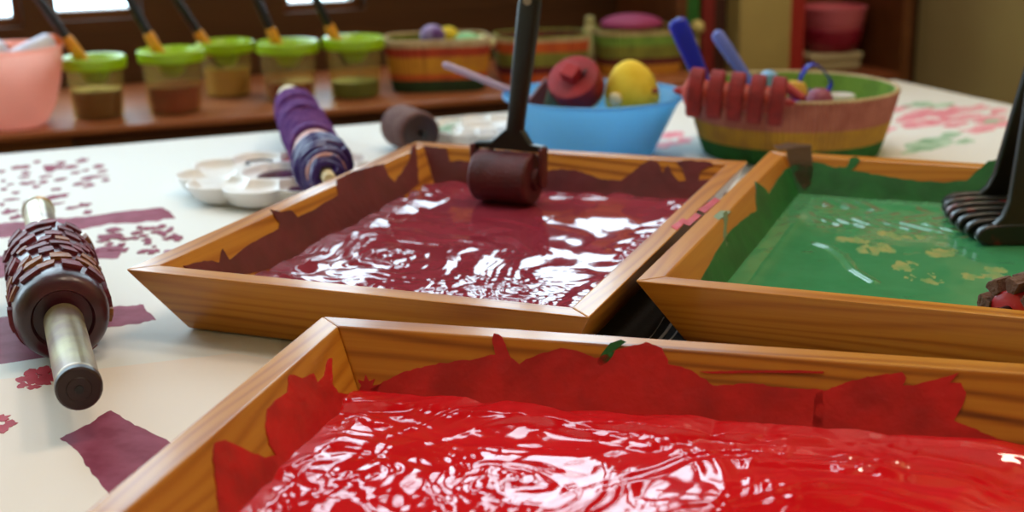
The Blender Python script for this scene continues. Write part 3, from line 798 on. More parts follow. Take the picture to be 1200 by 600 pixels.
# ================================================================== WOVEN BASKETS
def weave(name, rgb, rgb2, vert=True, sc=420):
    if name in MATS: return MATS[name]
    m = plain(name, rgb, .8, var=(rgb2, 60)); nt = m.node_tree; b = nt.nodes['Principled BSDF']
    tc = nt.nodes.new('ShaderNodeTexCoord'); wv = nt.nodes.new('ShaderNodeTexWave'); wv.bands_direction = 'Z'; wv.inputs['Scale'].default_value = sc/3; wv.inputs['Distortion'].default_value = 3
    nt.links.new(tc.outputs['Object'], wv.inputs['Vector']); bp = nt.nodes.new('ShaderNodeBump'); bp.inputs['Strength'].default_value = .6; bp.inputs['Distance'].default_value = .001
    nt.links.new(wv.outputs['Fac'], bp.inputs['Height']); nt.links.new(bp.outputs['Normal'], b.inputs['Normal'])
    return m
WV = {'pink': weave('pink_raffia', (196, 124, 108), (178, 104, 90)), 'yellow': weave('yellow_raffia', (206, 160, 56), (186, 140, 60)), 'green': weave('green_raffia', (46, 122, 54), (40, 100, 46)),
      'lime': weave('lime_raffia', (128, 166, 64), (112, 150, 56)), 'orange': weave('orange_raffia', (206, 96, 32), (190, 80, 30)), 'cream': weave('cream_raffia', (206, 180, 140), (190, 160, 120)), 'wine': weave('wine_raffia', (110, 30, 34), (96, 24, 30)), 'gold': weave('gold_raffia', (212, 150, 34), (200, 134, 40)), 'olive': weave('olive_raffia', (136, 140, 52), (118, 120, 44)), 'redor': weave('red_orange_raffia', (188, 66, 30), (170, 54, 28)), 'dkgreen': weave('dark_green_raffia', (38, 66, 28), (30, 54, 24))}
def basket(label, c, bands, inner, rimc, h, r0, r1, sx=1, sy=1, power=2.0, rz=0, ribs=96, amp=.0011, group=None, hsteps=6):
    root = empty('woven_basket', c, label, 'basket', group, rz=rz)
    keys = []
    for z0, z1, k in bands:
        if k not in keys: keys.append(k)
    if inner not in keys: keys.append(inner)
    n = ribs*6
    def rad(z): t = z/h; return r0+(r1-r0)*(t**.8)
    o = MB(); v = []; f = []; mi = []
    zs = []
    for z0, z1, k in bands:
        st = max(2, int((z1-z0)/h*hsteps*3))
        for i in range(st): zs.append((z0+(z1-z0)*i/st, keys.index(k)))
    zs.append((h, zs[-1][1]))
    e = 2/power
    def pt(r, z, a):
        ca, sa = math.cos(a), math.sin(a)
        return (math.copysign(abs(ca)**e, ca)*r*sx, math.copysign(abs(sa)**e, sa)*r*sy, z)
    for i, (z, k) in enumerate(zs):
        for q in range(n):
            a = 2*PI*q/n; v.append(pt(rad(z)+amp*math.cos(a*ribs+(PI if i % 2 else 0)*.15+.6*n1(a*9, i)), z, a))
    K = len(zs)
    for i in range(K-1):
        for q in range(n): f.append((i*n+q, i*n+(q+1) % n, (i+1)*n+(q+1) % n, (i+1)*n+q)); mi.append(zs[i][1])
    f.append(tuple(reversed(range(n)))); mi.append(zs[0][1])
    b0 = len(v); iz = [h, h*.8, h*.6, h*.4, h*.2, .004]; im = keys.index(inner)
    for z in iz:
        for q in range(n):
            a = 2*PI*q/n; v.append(pt(rad(z)-.004+amp*math.cos(a*ribs), z, a))
    for q in range(n): f.append(((K-1)*n+q, (K-1)*n+(q+1) % n, b0+(q+1) % n, b0+q)); mi.append(im)
    for i in range(len(iz)-1):
        for q in range(n): f.append((b0+i*n+q, b0+i*n+(q+1) % n, b0+(i+1)*n+(q+1) % n, b0+(i+1)*n+q)); mi.append(im)
    f.append(tuple(b0+(len(iz)-1)*n+q for q in range(n))); mi.append(im)
    o.v = v; o.f = f; o.m = mi
    o.build('woven_body', [WV[k] for k in keys], parent=root, angle=70)
    MB().tube([pt(rad(h)-.002, h, 2*PI*q/120) for q in range(120)], .0019, 8, closed=True).build('rim', WV[rimc], parent=root)
    return root
kc = Vector((.2815, 1.352, 0))
basket('round woven basket in pink, yellow and green, filled with stamping tools', kc, [(0, .017, 'green'), (.017, .036, 'yellow'), (.036, .0645, 'pink')], 'lime', 'cream', .0645, .085, .1035, ribs=110)
yp = lambda y: (Vector((0, y, 0)), Vector((0, 1, 0)))
def P(px, py, y): return onplane(px, py, *yp(y))
# dark red disc roller lying across the basket rim
def discroller():
    A = P(794, 106, 1.262); B = P(932, 121, 1.236)
    D = (B-A).normalized(); L = (B-A).length
    root = empty('disc_roller', (A+B)*.5, 'dark red roller of five foam discs lying across the woven basket rim', 'roller')
    o = root.location; A = A-o; k = 0
    ORG = plain('orange_red_core', (196, 74, 60), .5)
    MB().axis(A, A+D, [(.004, .003), (.008, .0125), (L*.88, .0125), (L*.885, .004)], 28).build('core', ORG, parent=root)
    MB().axis(A, A+D, [(-.004, .0012), (.0, .0035), (.004, .0038), (L*.88, .0038), (L-.004, .0036), (L, .0015)], 16).build('axle', plain('red_axle', (160, 30, 34), .4), parent=root)
    MB().axis(A, A+D, [(.0045, .003), (.006, .0052), (.0115, .0048), (.0125, .003)], 18).build('bead', CREAMW, parent=root)
    for i in range(5):
        t0 = .0100+i*.0187; R = .0230
        MB().axis(A, A+D, [(t0, .012), (t0+.0004, R-.002), (t0+.0018, R), (t0+.0122, R), (t0+.0136, R-.0015), (t0+.0140, .012)], 44).build('foam_disc', FOAMRED, parent=root)
discroller()
BLUED = plain('deep_blue_plastic', (16, 30, 176), .3); PERI = plain('periwinkle_plastic', (98, 112, 196), .35)
def handle(label, A, B, w, th, mat):
    """flat plastic tool handle, widest at its rounded end, with a thinner shank"""
    root = empty('tool_handle', A, label, 'handle')
    ax = (B-A); L = ax.length; ax.normalize(); sd = Vector((0, -1, 0)).cross(ax).normalized(); nn = ax.cross(sd)
    st = [(0, .35, .4), (.0015, .75, .8), (.005, 1, 1), (L*.25, .98, 1), (L*.6, .82, .9), (L*.8, .6, .8), (L, .45, .7)]
    n = 20; V = []
    for t, a, b in st:
        for k in range(n):
            q = 2*PI*k/n; ca, sa = math.cos(q), math.sin(q)
            V.append(ax*t+sd*(math.copysign(abs(ca)**.6, ca)*a*w/2)+nn*(math.copysign(abs(sa)**.6, sa)*b*th/2))
    Fc = [(i*n+k, i*n+(k+1) % n, (i+1)*n+(k+1) % n, (i+1)*n+k) for i in range(len(st)-1) for k in range(n)]+[tuple(reversed(range(n))), tuple((len(st)-1)*n+k for k in range(n))]
    MB().add(V, Fc).build('grip', mat, parent=root)
    MB().axis(ax*(L-.002), ax*(L+.02), [(0, w*.2), (.02, w*.17)], 14).build('shank', BLACK, parent=root)
handle('thick deep blue handle sticking out of the woven basket on the left', P(792, 22, 1.335), P(838, 128, 1.32), .0195, .013, BLUED)
handle('slim periwinkle handle sticking out of the woven basket behind the foam discs', P(838, 37, 1.385), P(893, 118, 1.355), .0135, .009, PERI)
def cutter():
    pl_ = yp(1.345); pts = []
    out = [(935, 103), (938, 92), (944, 80), (950, 75), (958, 75), (966, 83), (974, 93), (976, 99), (972, 107), (965, 109), (952, 107), (940, 105)]
    o = MB(); ring_ = [onplane(x, y, *pl_) for x, y in out]
    c = sum(ring_, Vector())/len(ring_)
    root = empty('cookie_cutter', c, 'open deep blue plastic ring cutter poking up in the woven basket', 'cutter')
    n = len(ring_); v = []
    for q in ring_:
        r = q-c
        v += [r*1.06+Vector((0, -.006, 0)), r*1.06+Vector((0, .010, .0)), r*.9+Vector((0, .010, 0)), r*.9+Vector((0, -.006, 0))]
    f = []
    for i in range(n):
        j = (i+1) % n
        for k in range(4): f.append((i*4+k, i*4+(k+1) % 4, j*4+(k+1) % 4, j*4+k))
    o.add(v, f).build('ring_wall', BLUED, parent=root, sub=1)
    st = P(944, 118, 1.345)-c
    MB().tube([P(942, 104, 1.345)-c, st, P(946, 132, 1.345)-c], .004, 12).build('stem', BLUED, parent=root)
cutter()
def lump(name, label, cat, c, prof, mat, M=None, part=None):
    o = MB().lathe(prof, 32).build(name, mat)
    o.matrix_world = Matrix.Translation(c) @ (M or Matrix())
    return tag(o, label, cat)
lump('round_stamp', 'mauve dome-topped stamp at the front rim of the woven basket', 'stamp', P(960, 121, 1.272), [(.0005, -.03), (.012, -.03), (.0135, 0), (.0125, .006), (.009, .0115), (.005, .0137), (.0005, .0143)], plain('mauve_rubber', (142, 62, 88), .5))
lump('yellow_sponge', 'small mustard sponge beside the blue ring cutter in the basket', 'sponge', P(932, 108, 1.300), [(.0005, -.03), (.011, -.03), (.0125, -.006), (.0115, .004), (.007, .010), (.0005, .011)], plain('mustard_sponge', (206, 164, 64), .8, bump=(500, .5)), Matrix.Rotation(.2, 4, 'Y'))
lump('white_stamp', 'flat white disc lying low in the woven basket right of the mauve stamp', 'stamp', P(984, 114, 1.34), [(.0005, -.004), (.014, -.004), (.0155, 0), (.0145, .003), (.0005, .0035)], WHITEP)
lump('blue_stamp', 'small blue block low in the woven basket by the disc roller end', 'stamp', P(928, 121, 1.282), [(.0005, -.02), (.010, -.02), (.0115, 0), (.010, .0035), (.0005, .004)], BLUED)
lump('rounded_block', 'pale blue rounded block behind the foam discs in the basket', 'block', P(901, 90, 1.35), [(.0005, -.03), (.009, -.03), (.0095, -.004), (.008, .003), (.004, .006), (.0005, .0066)], plain('pale_blue_cap', (120, 170, 214), .4))
def redrib():
    A = P(917, 98, 1.288); B = P(942, 118, 1.278)
    o = MB().axis(A, B, [(0, .0025), (.002, .005), (.024, .005), (.027, .002)], 16).build('crayon', plain('crimson_stick', (170, 40, 48), .5))
    tag(o, 'short crimson stick crossing the mustard sponge in the basket', 'stick')
redrib()

# ================================================================== BLACK SLATTED MASHER in the green tray
def masher():
    x0 = .331; ys = [.937+.0165*i for i in range(7)]
    MBLK = plain('black_nylon', (26, 26, 22), .38, bump=(200, .1)); 
    MSL, nt, b = newmat('black_nylon_stained')
    nz = nt.nodes.new('ShaderNodeTexNoise'); nz.inputs['Scale'].default_value = 70; tc = nt.nodes.new('ShaderNodeTexCoord'); nt.links.new(tc.outputs['Object'], nz.inputs['Vector'])
    r = nt.nodes.new('ShaderNodeValToRGB'); r.color_ramp.elements[0].position = .60; r.color_ramp.elements[1].position = .72; r.color_ramp.elements[0].color = lin((24, 24, 21)); r.color_ramp.elements[1].color = lin((120, 30, 34))
    nt.links.new(nz.outputs['Fac'], r.inputs['Fac']); nt.links.new(r.outputs['Color'], b.inputs['Base Color']); b.inputs['Roughness'].default_value = .3
    zb = .0138
    root = empty('slotted_masher', (x0+.05, .985, zb), 'black slotted masher standing in the green paint at the right', 'masher')
    o = root.location
    def V(x, y, z): return Vector((x, y, z))-o
    Y = Vector((0, 1, 0))
    for i, y in enumerate(ys):
        xa = x0+(0 if i == 0 else (.0, -.002, -.003, -.003, -.001, .002, .007)[i]); h = .015
        pts = [V(xa+.005, y, zb), V(xa+.001, y, zb+.003), V(xa, y, zb+.007), V(xa+.003, y, zb+.011), V(xa+.009, y, zb+h-.001), V(xa+.02, y, zb+h)]
        pts += [V(.445, y, zb+h), V(.445, y, zb)]
        MB().poly(pts, .0085, Y).build('slat', MSL, parent=root, bevel=.0018)
    MB().box(V(.436, ys[0]-.001, zb+.002), V(.448, ys[-1]+.0095, zb+.016)).build('end_bar', MBLK, parent=root, bevel=.002)
    def upright(y, xl, lean, ytop, side):
        # foot curves up into a broad flat plate that leans to the handle
        zt = .235
        prof = [(xl-.020, zb+.010), (xl-.012, zb+.014), (xl-.006, zb+.020), (xl-.002, zb+.030), (xl, zb+.045)]
        n = 8
        prof += [(xl+lean*(k/n), zb+.045+(zt-zb-.045)*k/n) for k in range(1, n+1)]
        right = [(x+.050-.016*min(1, max(0, (z-zb)/.2)), z) for x, z in prof]
        right[0] = (xl+.05, zb+.010)
        v = []
        for (a, b2) in zip(prof, right):
            t = (a[1]-zb)/(zt-zb); yy = y+(ytop-y)*t**1.2
            v += [V(a[0], yy, a[1]), V(b2[0], yy, a[1]), V(b2[0], yy+.008, a[1]), V(a[0], yy+.008, a[1])]
        f = []
        for i in range(len(prof)-1):
            for k in range(4): f.append((i*4+k, i*4+(k+1) % 4, (i+1)*4+(k+1) % 4, (i+1)*4+k))
        f += [(3, 2, 1, 0), tuple((len(prof)-1)*4+k for k in range(4))]
        MB().add(v, f).build('upright', MBLK, parent=root, bevel=.0015)
    upright(ys[0], .3555, .0225, .968, 0)
    upright(ys[-1], .3770, .0235, .990, 1)
    MB().axis(V(.402, .984, .228), V(.408, .990, .36), [(0, .010), (.006, .016), (.02, .0165), (.09, .0145), (.125, .0165), (.132, .010)], 24).build('handle', MBLK, parent=root)
masher()
# ================================================================== TOOTHED SPONGE ROLLER in the green tray
def toothed():
    TB = plain('grey_brown_foam', (92, 62, 52), .85, bump=(600, .8), var=((116, 84, 70), 90)); TR = plain('red_soaked_core', (176, 26, 34), .3)
    ax = (GR.u*.55+GR.v*.83).normalized()
    c = G(1180, 374, .030) + GR.v*.006
    root = empty('toothed_roller', (c.x, c.y, .0135), 'toothed brown sponge roller soaked with red at the near edge of the green tray', 'roller')
    c = Vector((0, 0, .0185))
    MB().axis(c, c+ax, [(0, .011), (.001, .0122), (.045, .0122), (.046, .011)], 36).build('core', TR, parent=root)
    MB().axis(c-ax*.006, c+ax, [(0, .004), (.060, .004)], 16).build('axle', BLACK, parent=root)
    up = Vector((0, 0, 1)); w = ax.cross(up)
    N = 8; r0, r1 = .0118, .0200
    for i in range(N):
        a0 = 2*PI*i/N+.1
        for row, (ta, tb, da) in enumerate(((-.001, .0125, 0), (.0155, .0285, .39), (.0315, .0445, 0))):
            v = []; K = 6
            for t in (ta, tb):
                for r in (r0, r1):
                    for k in range(K):
                        a = a0+da+(k/(K-1)-.5)*(.40 if r == r0 else .50); v.append(c+ax*t+(up*math.cos(a)+w*math.sin(a))*(r+(.001*n1(k*1.7+i, row) if r == r1 else 0)))
            def I(ti, ri, k): return ti*2*K+ri*K+k
            f = []
            for k in range(K-1):
                f += [(I(0,1,k), I(0,1,k+1), I(1,1,k+1), I(1,1,k)), (I(0,0,k), I(1,0,k), I(1,0,k+1), I(0,0,k+1)), (I(0,0,k), I(0,0,k+1), I(0,1,k+1), I(0,1,k)), (I(1,0,k), I(1,1,k), I(1,1,k+1), I(1,0,k+1))]
            for k in (0, K-1): f.append((I(0,0,k), I(0,1,k), I(1,1,k), I(1,0,k)))
            MB().add(v, f).build('foam_tooth', TB, parent=root, smooth=False, bevel=.0005)
toothed()
# ================================================================== BLACK STRIPED SHEET standing in for the shade in the gap between the trays
def shade_sheet():
    CB = plain('gap_shade_black', (16, 14, 14), .8, bump=(500, .3)); CS = plain('white_stripe', (200, 196, 190), .7)
    o = MB()
    zc = .0035
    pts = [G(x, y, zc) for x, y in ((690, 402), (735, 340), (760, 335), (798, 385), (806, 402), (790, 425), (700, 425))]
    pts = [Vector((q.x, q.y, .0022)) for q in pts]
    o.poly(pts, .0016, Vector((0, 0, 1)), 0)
    for (a, b, w) in (((768, 402), (788, 378), 1.9), ((780, 402), (795, 386), 1.0), ((758, 400), (778, 372), .4)):
        k = 8; L = []; R = []
        for i in range(k+1):
            t = i/k; x = a[0]+(b[0]-a[0])*t; y = a[1]+(b[1]-a[1])*t+2.2*math.sin(PI*t)
            L.append(G(x-w, y, .0039)); R.append(G(x+w, y, .0039))
        o.poly(L+R[::-1], .0003, Vector((0, 0, 1)), 1)
    tag(o.build('striped_shade_sheet', [CB, CS], smooth=False), 'black sheet with thin white stripes standing in for shade in the gap between the trays', 'shade_sheet')
shade_sheet()

# ================================================================== LEDGE behind the table
u0 = -2.4; uL = uo(790, 60, .24)[0]
LO, LB = .112, OFFW-.004
led = empty('window_ledge', BM @ Vector((-1.1, LO, FZ)), 'low brown wooden ledge under the windows behind the table', 'ledge', rz=BA)
loc = lambda u, off, z: (u+1.1, off-LO, z-FZ)
MB().box(loc(u0, LO, -.010), loc(uL, LB, 0)).build('ledge_top', LEDGEW, parent=led, bevel=.003, smooth=False)
us, _ = uo(85, 160, LO)
MB().box(loc(u0, LO+.012, FZ), loc(us, LO+.03, -.010)).build('front_panel', wood('lighter_panel', (146, 92, 50), (128, 76, 40), (100, 56, 28), .4, .1), parent=led, smooth=False)
MB().box(loc(us+.002, LO+.012, FZ), loc(uL, LO+.03, -.010)).build('front_panel', DARKW, parent=led, smooth=False)

# ---- green-lidded paint pots
LID = translucent('lime_lid', (178, 216, 28), .3, .3); 
POTM = translucent('frosted_pot', (222, 208, 176), .3, .6, alpha=.85)
def pot(label, px, py, off, sc, paint, fill):
    c = W(px, py, off); c.z = 0.0005
    root = empty('paint_pot', c, label, 'pot', 'green-lidded paint pots on the ledge')
    r0, r1, h = .028*sc, .0345*sc, .066*sc
    MB().lathe([(.0005, 0), (r0, 0), (r0+.001, .002), (r1, h), (r1-.0015, h), (r0-.001, .0025), (.0005, .0025)], 40).build('pot', POTM, parent=root)
    rf = r0+(r1-r0)*fill-.002
    MB().lathe([(.0005, .003), (r0-.0015, .003), (rf, h*fill), (.0005, h*fill)], 36).build('paint', paint, parent=root)
    MB().lathe([(r1-.001, h-.008), (r1+.0025, h-.008), (r1+.0032, h-.006), (r1+.0032, h+.004), (r1+.001, h+.006), (r1-.005, h+.0055), (.012, h-.024), (.009, h-.026), (.008, h-.024), (r1-.007, h+.003), (r1-.001, h+.001)], 40).build('lid', LID, parent=root)
    return c, h
POTS = []
for lab, px, py, off, sc, col, fill in (
    ('lime-lidded pot of brown paint beside the pink bowl', 116, 133, .185, 1.0, plain('brown_paint', (104, 68, 38), .4), .5),
    ('lime-lidded pot half full of plum paint, second from the pink bowl', 206, 133, .178, 1.06, plain('pot_plum', (128, 12, 52), .35), .46),
    ('lime-lidded pot set back between the plum pot and the brown-red pot', 268, 110, .275, .98, plain('pot_beige', (190, 166, 128), .5), .55),
    ('lime-lidded pot with dull brown-red paint, fourth from the pink bowl', 341, 118, .20, 1.04, plain('pot_brownred', (120, 36, 36), .4), .35),
    ('lime-lidded pot with green paint at its foot, next to the gold basket', 417, 112, .19, 1.06, plain('pot_green', (66, 110, 44), .4), .3)):
    POTS.append(pot(lab, px, py, off, sc, col, fill))
YH = plain('amber_collar', (224, 150, 30), .45); BH = plain('black_brush_handle', (24, 22, 20), .3)
BR = plain('dark_bristles', (60, 40, 30), .8)
for (lab, a, b, i) in (('black brush with amber collar in the brown paint pot', (91, 62), (40, -8), 0), ('black brush with amber collar in the plum paint pot', (184, 58), (146, -10), 1), ('black brush with amber collar in the lime-lidded pot set back behind the others', (243, 54), (200, -10), 2), ('black brush with amber collar in the brown-red paint pot', (325, 52), (297, -10), 3), ('black brush with amber collar in the pot next to the gold basket', (394, 48), (366, -10), 4)):
    c, h = POTS[i]
    off = (c-EB).dot(EN)
    A = W(a[0], a[1], off-.004); B = W(b[0], b[1], off-.02); ax = (B-A).normalized()
    L = .17
    A = A-ax*.012
    root = empty('paint_brush', A, lab, 'brush', 'brushes standing in the paint pots')
    MB().axis(-ax*.024, ax, [(0, .003), (.008, .006), (.026, .006)], 16).build('bristles', BR, parent=root)
    MB().axis(Vector(), ax, [(0, .006), (.003, .0072), (.032, .0066), (.036, .005)], 18).build('ferrule', YH, parent=root)
    MB().axis(Vector(), ax, [(.034, .0045), (.06, .0055), (.10, .0048), (L-.01, .0038), (L, .0018)], 16).build('handle', BH, parent=root)

# ---- pink bowl with contents, at the left end
pkc = W(20, 157, .165); pkc.z = .0005
PINK = translucent('coral_pink_plastic', (255, 204, 192), .25, .65, alpha=.3)
bowl('plastic_bowl', 'coral pink plastic bowl at the left end of the ledge', pkc, [(.030, 0), (.036, .004), (.046, .022), (.054, .046), (.0585, .072), (.0605, .090)], PINK)
def inbowl(name, label, cat, a, b, prof, mat, capm):
    off = (pkc-EB).dot(EN)
    A = W(a[0], a[1], off-.012); B = W(b[0], b[1], off+.005); L = (B-A).length
    root = empty(name, A, label, cat)
    MB().axis(Vector(), B-A, [(t*L, r) for t, r in prof], 28).build('sleeve', mat, parent=root)
    r = prof[-1][1]
    MB().axis(B-A, (B-A)*1.2, [(0, r*.9), (.006, r*.85), (.012, r*.4)], 20).build('end_plug', capm, parent=root)
WB = plain('white_foam_blue_tint', (214, 214, 226), .6, var=((176, 178, 214), 25)); OR = plain('orange_plug', (206, 96, 30), .5)
inbowl('roller_sleeve', 'white sleeve lying tilted across the pink bowl', 'roller', (24, 68), (60, 52), [(-.25, .010), (-.2, .013), (.95, .0145), (1.0, .013)], WB, OR)
inbowl('roller_sleeve', 'white sleeve with orange end at the frame edge in the pink bowl', 'roller', (-22, 64), (2, 60), [(-.3, .010), (0, .013), (.9, .0135), (1.0, .012)], WB, OR)

# ---- three baskets on the ledge
ca = W(514, 110, .215); ca.z = .0005
basket('gold and orange woven basket with toys on top, left of the three on the ledge', ca, [(0, .016, 'dkgreen'), (.016, .024, 'orange'), (.024, .046, 'gold'), (.046, .058, 'redor'), (.058, .066, 'cream')], 'olive', 'cream', .066, .056, .066, sx=1.05, sy=.8, power=4, rz=BA*.3, ribs=50, group='woven baskets on the ledge')
cb_ = W(634, 100, .225); cb_.z = .0005
basket('olive and orange woven basket in the middle of the three on the ledge', cb_, [(0, .012, 'orange'), (.012, .022, 'wine'), (.022, .040, 'olive'), (.040, .054, 'orange'), (.054, .060, 'cream')], 'wine', 'olive', .060, .054, .060, sx=1.05, sy=.8, power=4, rz=BA*.4, ribs=50, group='woven baskets on the ledge')
cc = W(747, 92, .225); cc.z = .0005
basket('lime and gold woven basket holding a magenta bundle, right of the three', cc, [(0, .014, 'gold'), (.014, .023, 'wine'), (.023, .040, 'olive'), (.040, .054, 'lime'), (.054, .060, 'cream')], 'wine', 'olive', .060, .052, .058, sx=1.05, sy=.75, power=4, rz=BA*.4, ribs=50, group='woven baskets on the ledge')
offa = (ca-EB).dot(EN)
def ball(name, label, cat, px, py, off, r, mat, sz=1.0, sx=1.0):
    c = W(px, py, off)
    o = MB().lathe([(max(.0004, r*math.cos(t)*1.0), r*sz*math.sin(t)) for t in [(-PI/2)+PI*k/14 for k in range(15)]], 28, sx=sx).build(name, mat)
    o.location = c
    return tag(o, label, cat)
ball('yarn_ball', 'lilac and purple ball on the gold basket', 'ball', 507, 42, offa-.005, .0165, plain('lilac_yarn', (176, 160, 206), .8, var=((90, 50, 120), 45)), .9)
ball('sponge_ball', 'yellow ball beside the lilac ball on the gold basket', 'ball', 525, 42, offa+.01, .014, plain('yellow_yarn', (216, 190, 40), .8), .9)
ball('foam_block', 'mint green bundle on the gold basket', 'bundle', 546, 48, offa, .019, plain('mint_cloth', (120, 190, 140), .8, var=((150, 206, 150), 40)), .6, 1.0)
ball('foam_block', 'cream bundle at the right end of the gold basket', 'bundle', 566, 50, offa+.01, .017, plain('cream_cloth', (226, 224, 170), .8), .6)
offc = (cc-EB).dot(EN)
ball('cloth_bundle', 'magenta bundle lying in the lime and gold basket', 'bundle', 740, 28, offc, .044, plain('magenta_cloth', (142, 38, 84), .7, bump=(80, .5)), .32, 1.0)
pb_ = W(691, 19, .305); bh = pb_.z; pb_.z = .0005
o = MB().axis((0, 0, 0), (0, 0, 1), [(0, .0095), (.001, .0105), (bh*.72, .0105), (bh*.8, .008), (bh*.83, .006), (bh*.84, .0075), (bh*.98, .0065), (bh, .004)], 20).build('glue_bottle', plain('pale_olive_plastic', (186, 182, 128), .4))
o.location = pb_; tag(o, 'small pale bottle standing behind the middle and right baskets', 'bottle')

# ================================================================== BOOKCASE at the right end of the window wall
KU0, KU1, KO0, KO1 = uL+.004, UR-.004, .24, OFFW-.003
bk = empty('bookcase', BM @ Vector((KU0, KO0, FZ)), 'brown wooden bookcase between the window ledge and the beige wall', 'bookcase', rz=BA)
kl = lambda u, off, z: (u-KU0, off-KO0, z-FZ)
SH = -.035; KT = .55
BKW = wood('bookcase_wood', (134, 74, 44), (116, 60, 34), (86, 42, 22), .5, .05)
MB().box(kl(KU0, KO1-.012, FZ), kl(KU1, KO1, KT)).build('back_panel', WALLW, parent=bk, smooth=False)
uR, _ = uo(1056, 60, KO0)
MB().box(kl(uR, KO0, FZ), kl(uR+.018, KO1-.012, KT)).build('side_panel', DARKW, parent=bk, smooth=False, bevel=.001)
MB().box(kl(KU0, KO0, FZ), kl(KU0+.016, KO1-.012, KT)).build('side_panel', DARKW, parent=bk, smooth=False, bevel=.001)
CREAMP = plain('cream_panel', (178, 156, 96), .6, var=((168, 146, 88), 8))
uc0, _ = uo(866, 40, KO0); uc1, _ = uo(926, 40, KO0)
MB().box(kl(uc0, KO0-.002, FZ), kl(uc1, KO1-.012, KT)).build('divider', CREAMP, parent=bk, smooth=False, bevel=.002)
MB().box(kl(KU0+.016, KO0, SH-.018), kl(uc0, KO1-.012, SH)).build('shelf_board', BKW, parent=bk, smooth=False, bevel=.001)
MB().box(kl(uc1, KO0, SH-.018), kl(uR, KO1-.012, SH)).build('shelf_board', BKW, parent=bk, smooth=False, bevel=.001)
MB().box(kl(uc1, KO1-.05, SH), kl(uR, KO1-.02, KT)).build('inner_panel', BKW, parent=bk, smooth=False)
MB().box(kl(KU0, KO0, KT), kl(KU1-.02, KO1, KT+.018)).build('top_board', BKW, parent=bk, smooth=False, bevel=.001)
def book(label, p0, p1, h, rgb, off):
    ua, _ = uo(p0, 30, KO0); ub, _ = uo(p1, 30, KO0)
    root = empty('book', BM @ Vector((ua, off, SH+.0005)), label, 'book', 'books standing on the bookcase shelf', rz=BA)
    w = ub-ua; d = .13
    m = plain('cover_%d_%d_%d' % rgb, rgb, .5)
    c = MB(); c.box((0, 0, 0), (.002, d, h)); c.box((w-.002, 0, 0), (w, d, h)); c.box((.002, 0, 0), (w-.002, .002, h))
    c.build('cover', m, parent=root, smooth=False)
    MB().box((.0022, .0022, .002), (w-.0022, d-.003, h-.003)).build('page_block', plain('pages', (222, 210, 180), .8), parent=root, smooth=False)
for a in (('blue book at the left end of the bookcase shelf', 806, 813, .20, (50, 80, 120), .272), ('green book standing on the bookcase shelf', 815, 832, .205, (34, 104, 34), .272), ('wine red book standing beside the green book', 836, 850, .14, (130, 30, 32), .272), ('dark brown book next to the cream divider', 851, 864, .135, (70, 34, 26), .272)): book(*a)
pgc = W(817, 32, .254); ph = pgc.z-SH-.0005
peg = empty('ball_topped_peg', Vector((pgc.x, pgc.y, SH+.0005)), 'pale yellow ball-topped peg standing before the green book', 'peg')
MB().lathe([(max(.0004, .0105*math.cos(-PI/2+PI*k/14)), .0105*math.sin(-PI/2+PI*k/14)) for k in range(15)], 24, c=(0, 0, ph)).build('ball', plain('pale_yellow', (206, 190, 120), .5), parent=peg)
MB().lathe([(.0004, 0), (.009, 0), (.009, .003), (.003, .005), (.003, ph-.009), (.0004, ph-.009)], 20).build('shaft', plain('pale_yellow', (206, 190, 120), .5), parent=peg)
# pink and magenta bowls stacked on a pale box
def dish(label, px, py, off, r0, r1, h, mat):
    c = W(px, py, off)
    bowl('stacked_bowl', label, c, [(r0, 0), (r0+.004, .003), ((r0+r1)/2+.004, h*.5), (r1, h)], mat, n=40)
    return c
ob_ = .335
cbx = W(965, 84, ob_)
boxz = W(965, 60, ob_).z
bx = MB(); bx.box((-.045, -.035, 0), (.045, .035, boxz-SH-.008)); pb = bx.build('storage_box', plain('pale_box', (170, 156, 120), .6), bevel=.003)
pb.matrix_world = Matrix.Translation(Vector((cbx.x, cbx.y, SH+.0005))) @ Matrix.Rotation(BA, 4, 'Z'); tag(pb, 'pale lidded box under the magenta bowl on the bookcase shelf', 'box')
lid = MB(); lid.box((-.047, -.037, boxz-SH-.010), (.047, .037, boxz-SH-.001)); lid.build('lid', plain('pale_box_lid', (184, 170, 134), .6), parent=pb, bevel=.002)
MAG = plain('magenta_bowl', (150, 32, 60), .35); PNK = plain('pink_bowl', (206, 104, 120), .35)
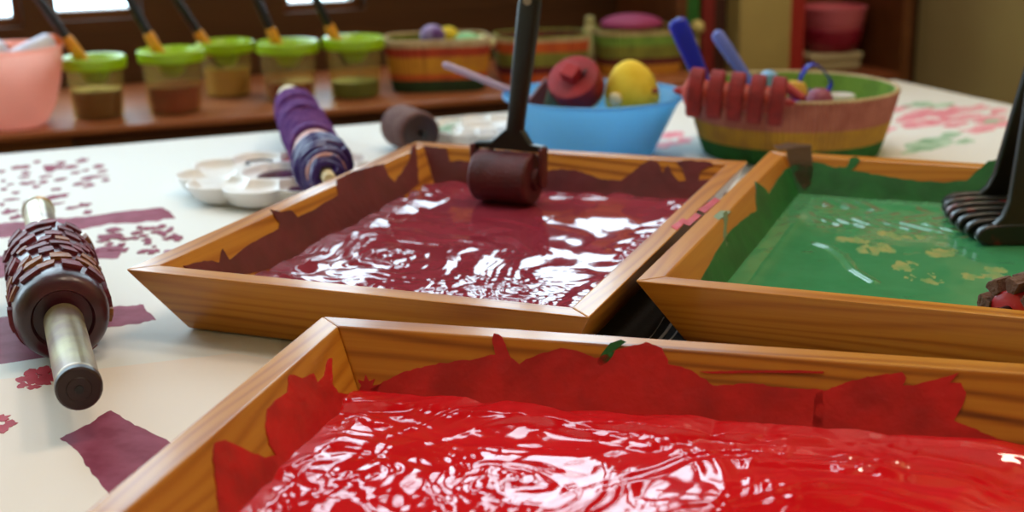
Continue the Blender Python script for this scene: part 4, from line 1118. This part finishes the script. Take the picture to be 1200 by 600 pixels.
for lab, z, r0, r1, h, m in (('magenta bowl under the pink bowl in the bookcase', boxz, .034, .047, .034, MAG), ('pink bowl stacked on the magenta bowl in the bookcase', boxz+.0225, .0375, .052, .045, PNK)):
    bowl('stacked_bowl', lab, Vector((cbx.x, cbx.y, z+.0005)) + EU*.012, [(r0, 0), (r0+.004, .003), ((r0+r1)/2+.004, h*.5), (r1, h)], m, n=40)
ur0, _ = uo(928, 30, .29); ur1, _ = uo(942, 30, .29)
book('red book beside the cream divider, left of the pink bowl', 928, 950, .17, (160, 30, 30), .256)

# ================================================================== LIGHT
w = bpy.data.worlds.new('World'); SC.world = w; w.use_nodes = True
bg = w.node_tree.nodes['Background']; bg.inputs['Color'].default_value = (.68, .92, 1.06, 1); bg.inputs['Strength'].default_value = 8.3
for i, (a, b_, z) in enumerate(WINS):
    l = bpy.data.lights.new('window_portal', 'AREA'); l.shape = 'RECTANGLE'; l.size = b_-a; l.size_y = WTOP-z
    l.cycles.is_portal = True
    o = bpy.data.objects.new('window_portal', l); COL.objects.link(o)
    o.matrix_world = BM @ Matrix.Translation(((a+b_)/2, OFFW+.09, (z+WTOP)/2)) @ Matrix.Rotation(-PI/2, 4, 'X')
def ceiling_lamp(u, off, e, col):
    l = bpy.data.lights.new('ceiling_light', 'AREA'); l.shape = 'DISK'; l.size = .35; l.energy = e; l.color = col
    o = bpy.data.objects.new('ceiling_light', l); COL.objects.link(o); o.location = BM @ Vector((u, off, ZT-.03))
ceiling_lamp(-.75, -.85, 8, (1, .80, .62)); ceiling_lamp(.0, -.6, 11, (1, .80, .62))

# ================================================================== CAMERA
cd = bpy.data.cameras.new('Camera'); cam = bpy.data.objects.new('Camera', cd); COL.objects.link(cam)
cd.sensor_width = 36; cd.lens = 36*F/1200; cd.clip_start = .02
cam.matrix_world = Matrix.Translation(CAM) @ Matrix.Rotation(PI/2-PITCH, 4, 'X') @ Matrix.Rotation(ROLL, 4, 'Z')
cd.dof.use_dof = True; cd.dof.focus_distance = .76; cd.dof.aperture_fstop = 7.0
SC.camera = cam
SC.view_settings.view_transform = 'Standard'; SC.view_settings.look = 'None'; SC.view_settings.gamma = 1; SC.view_settings.use_curve_mapping = False
SC.view_settings.exposure = -.12
SC.cycles.use_denoising = True
SC.cycles.max_bounces = 8; SC.cycles.sample_clamp_indirect = 6
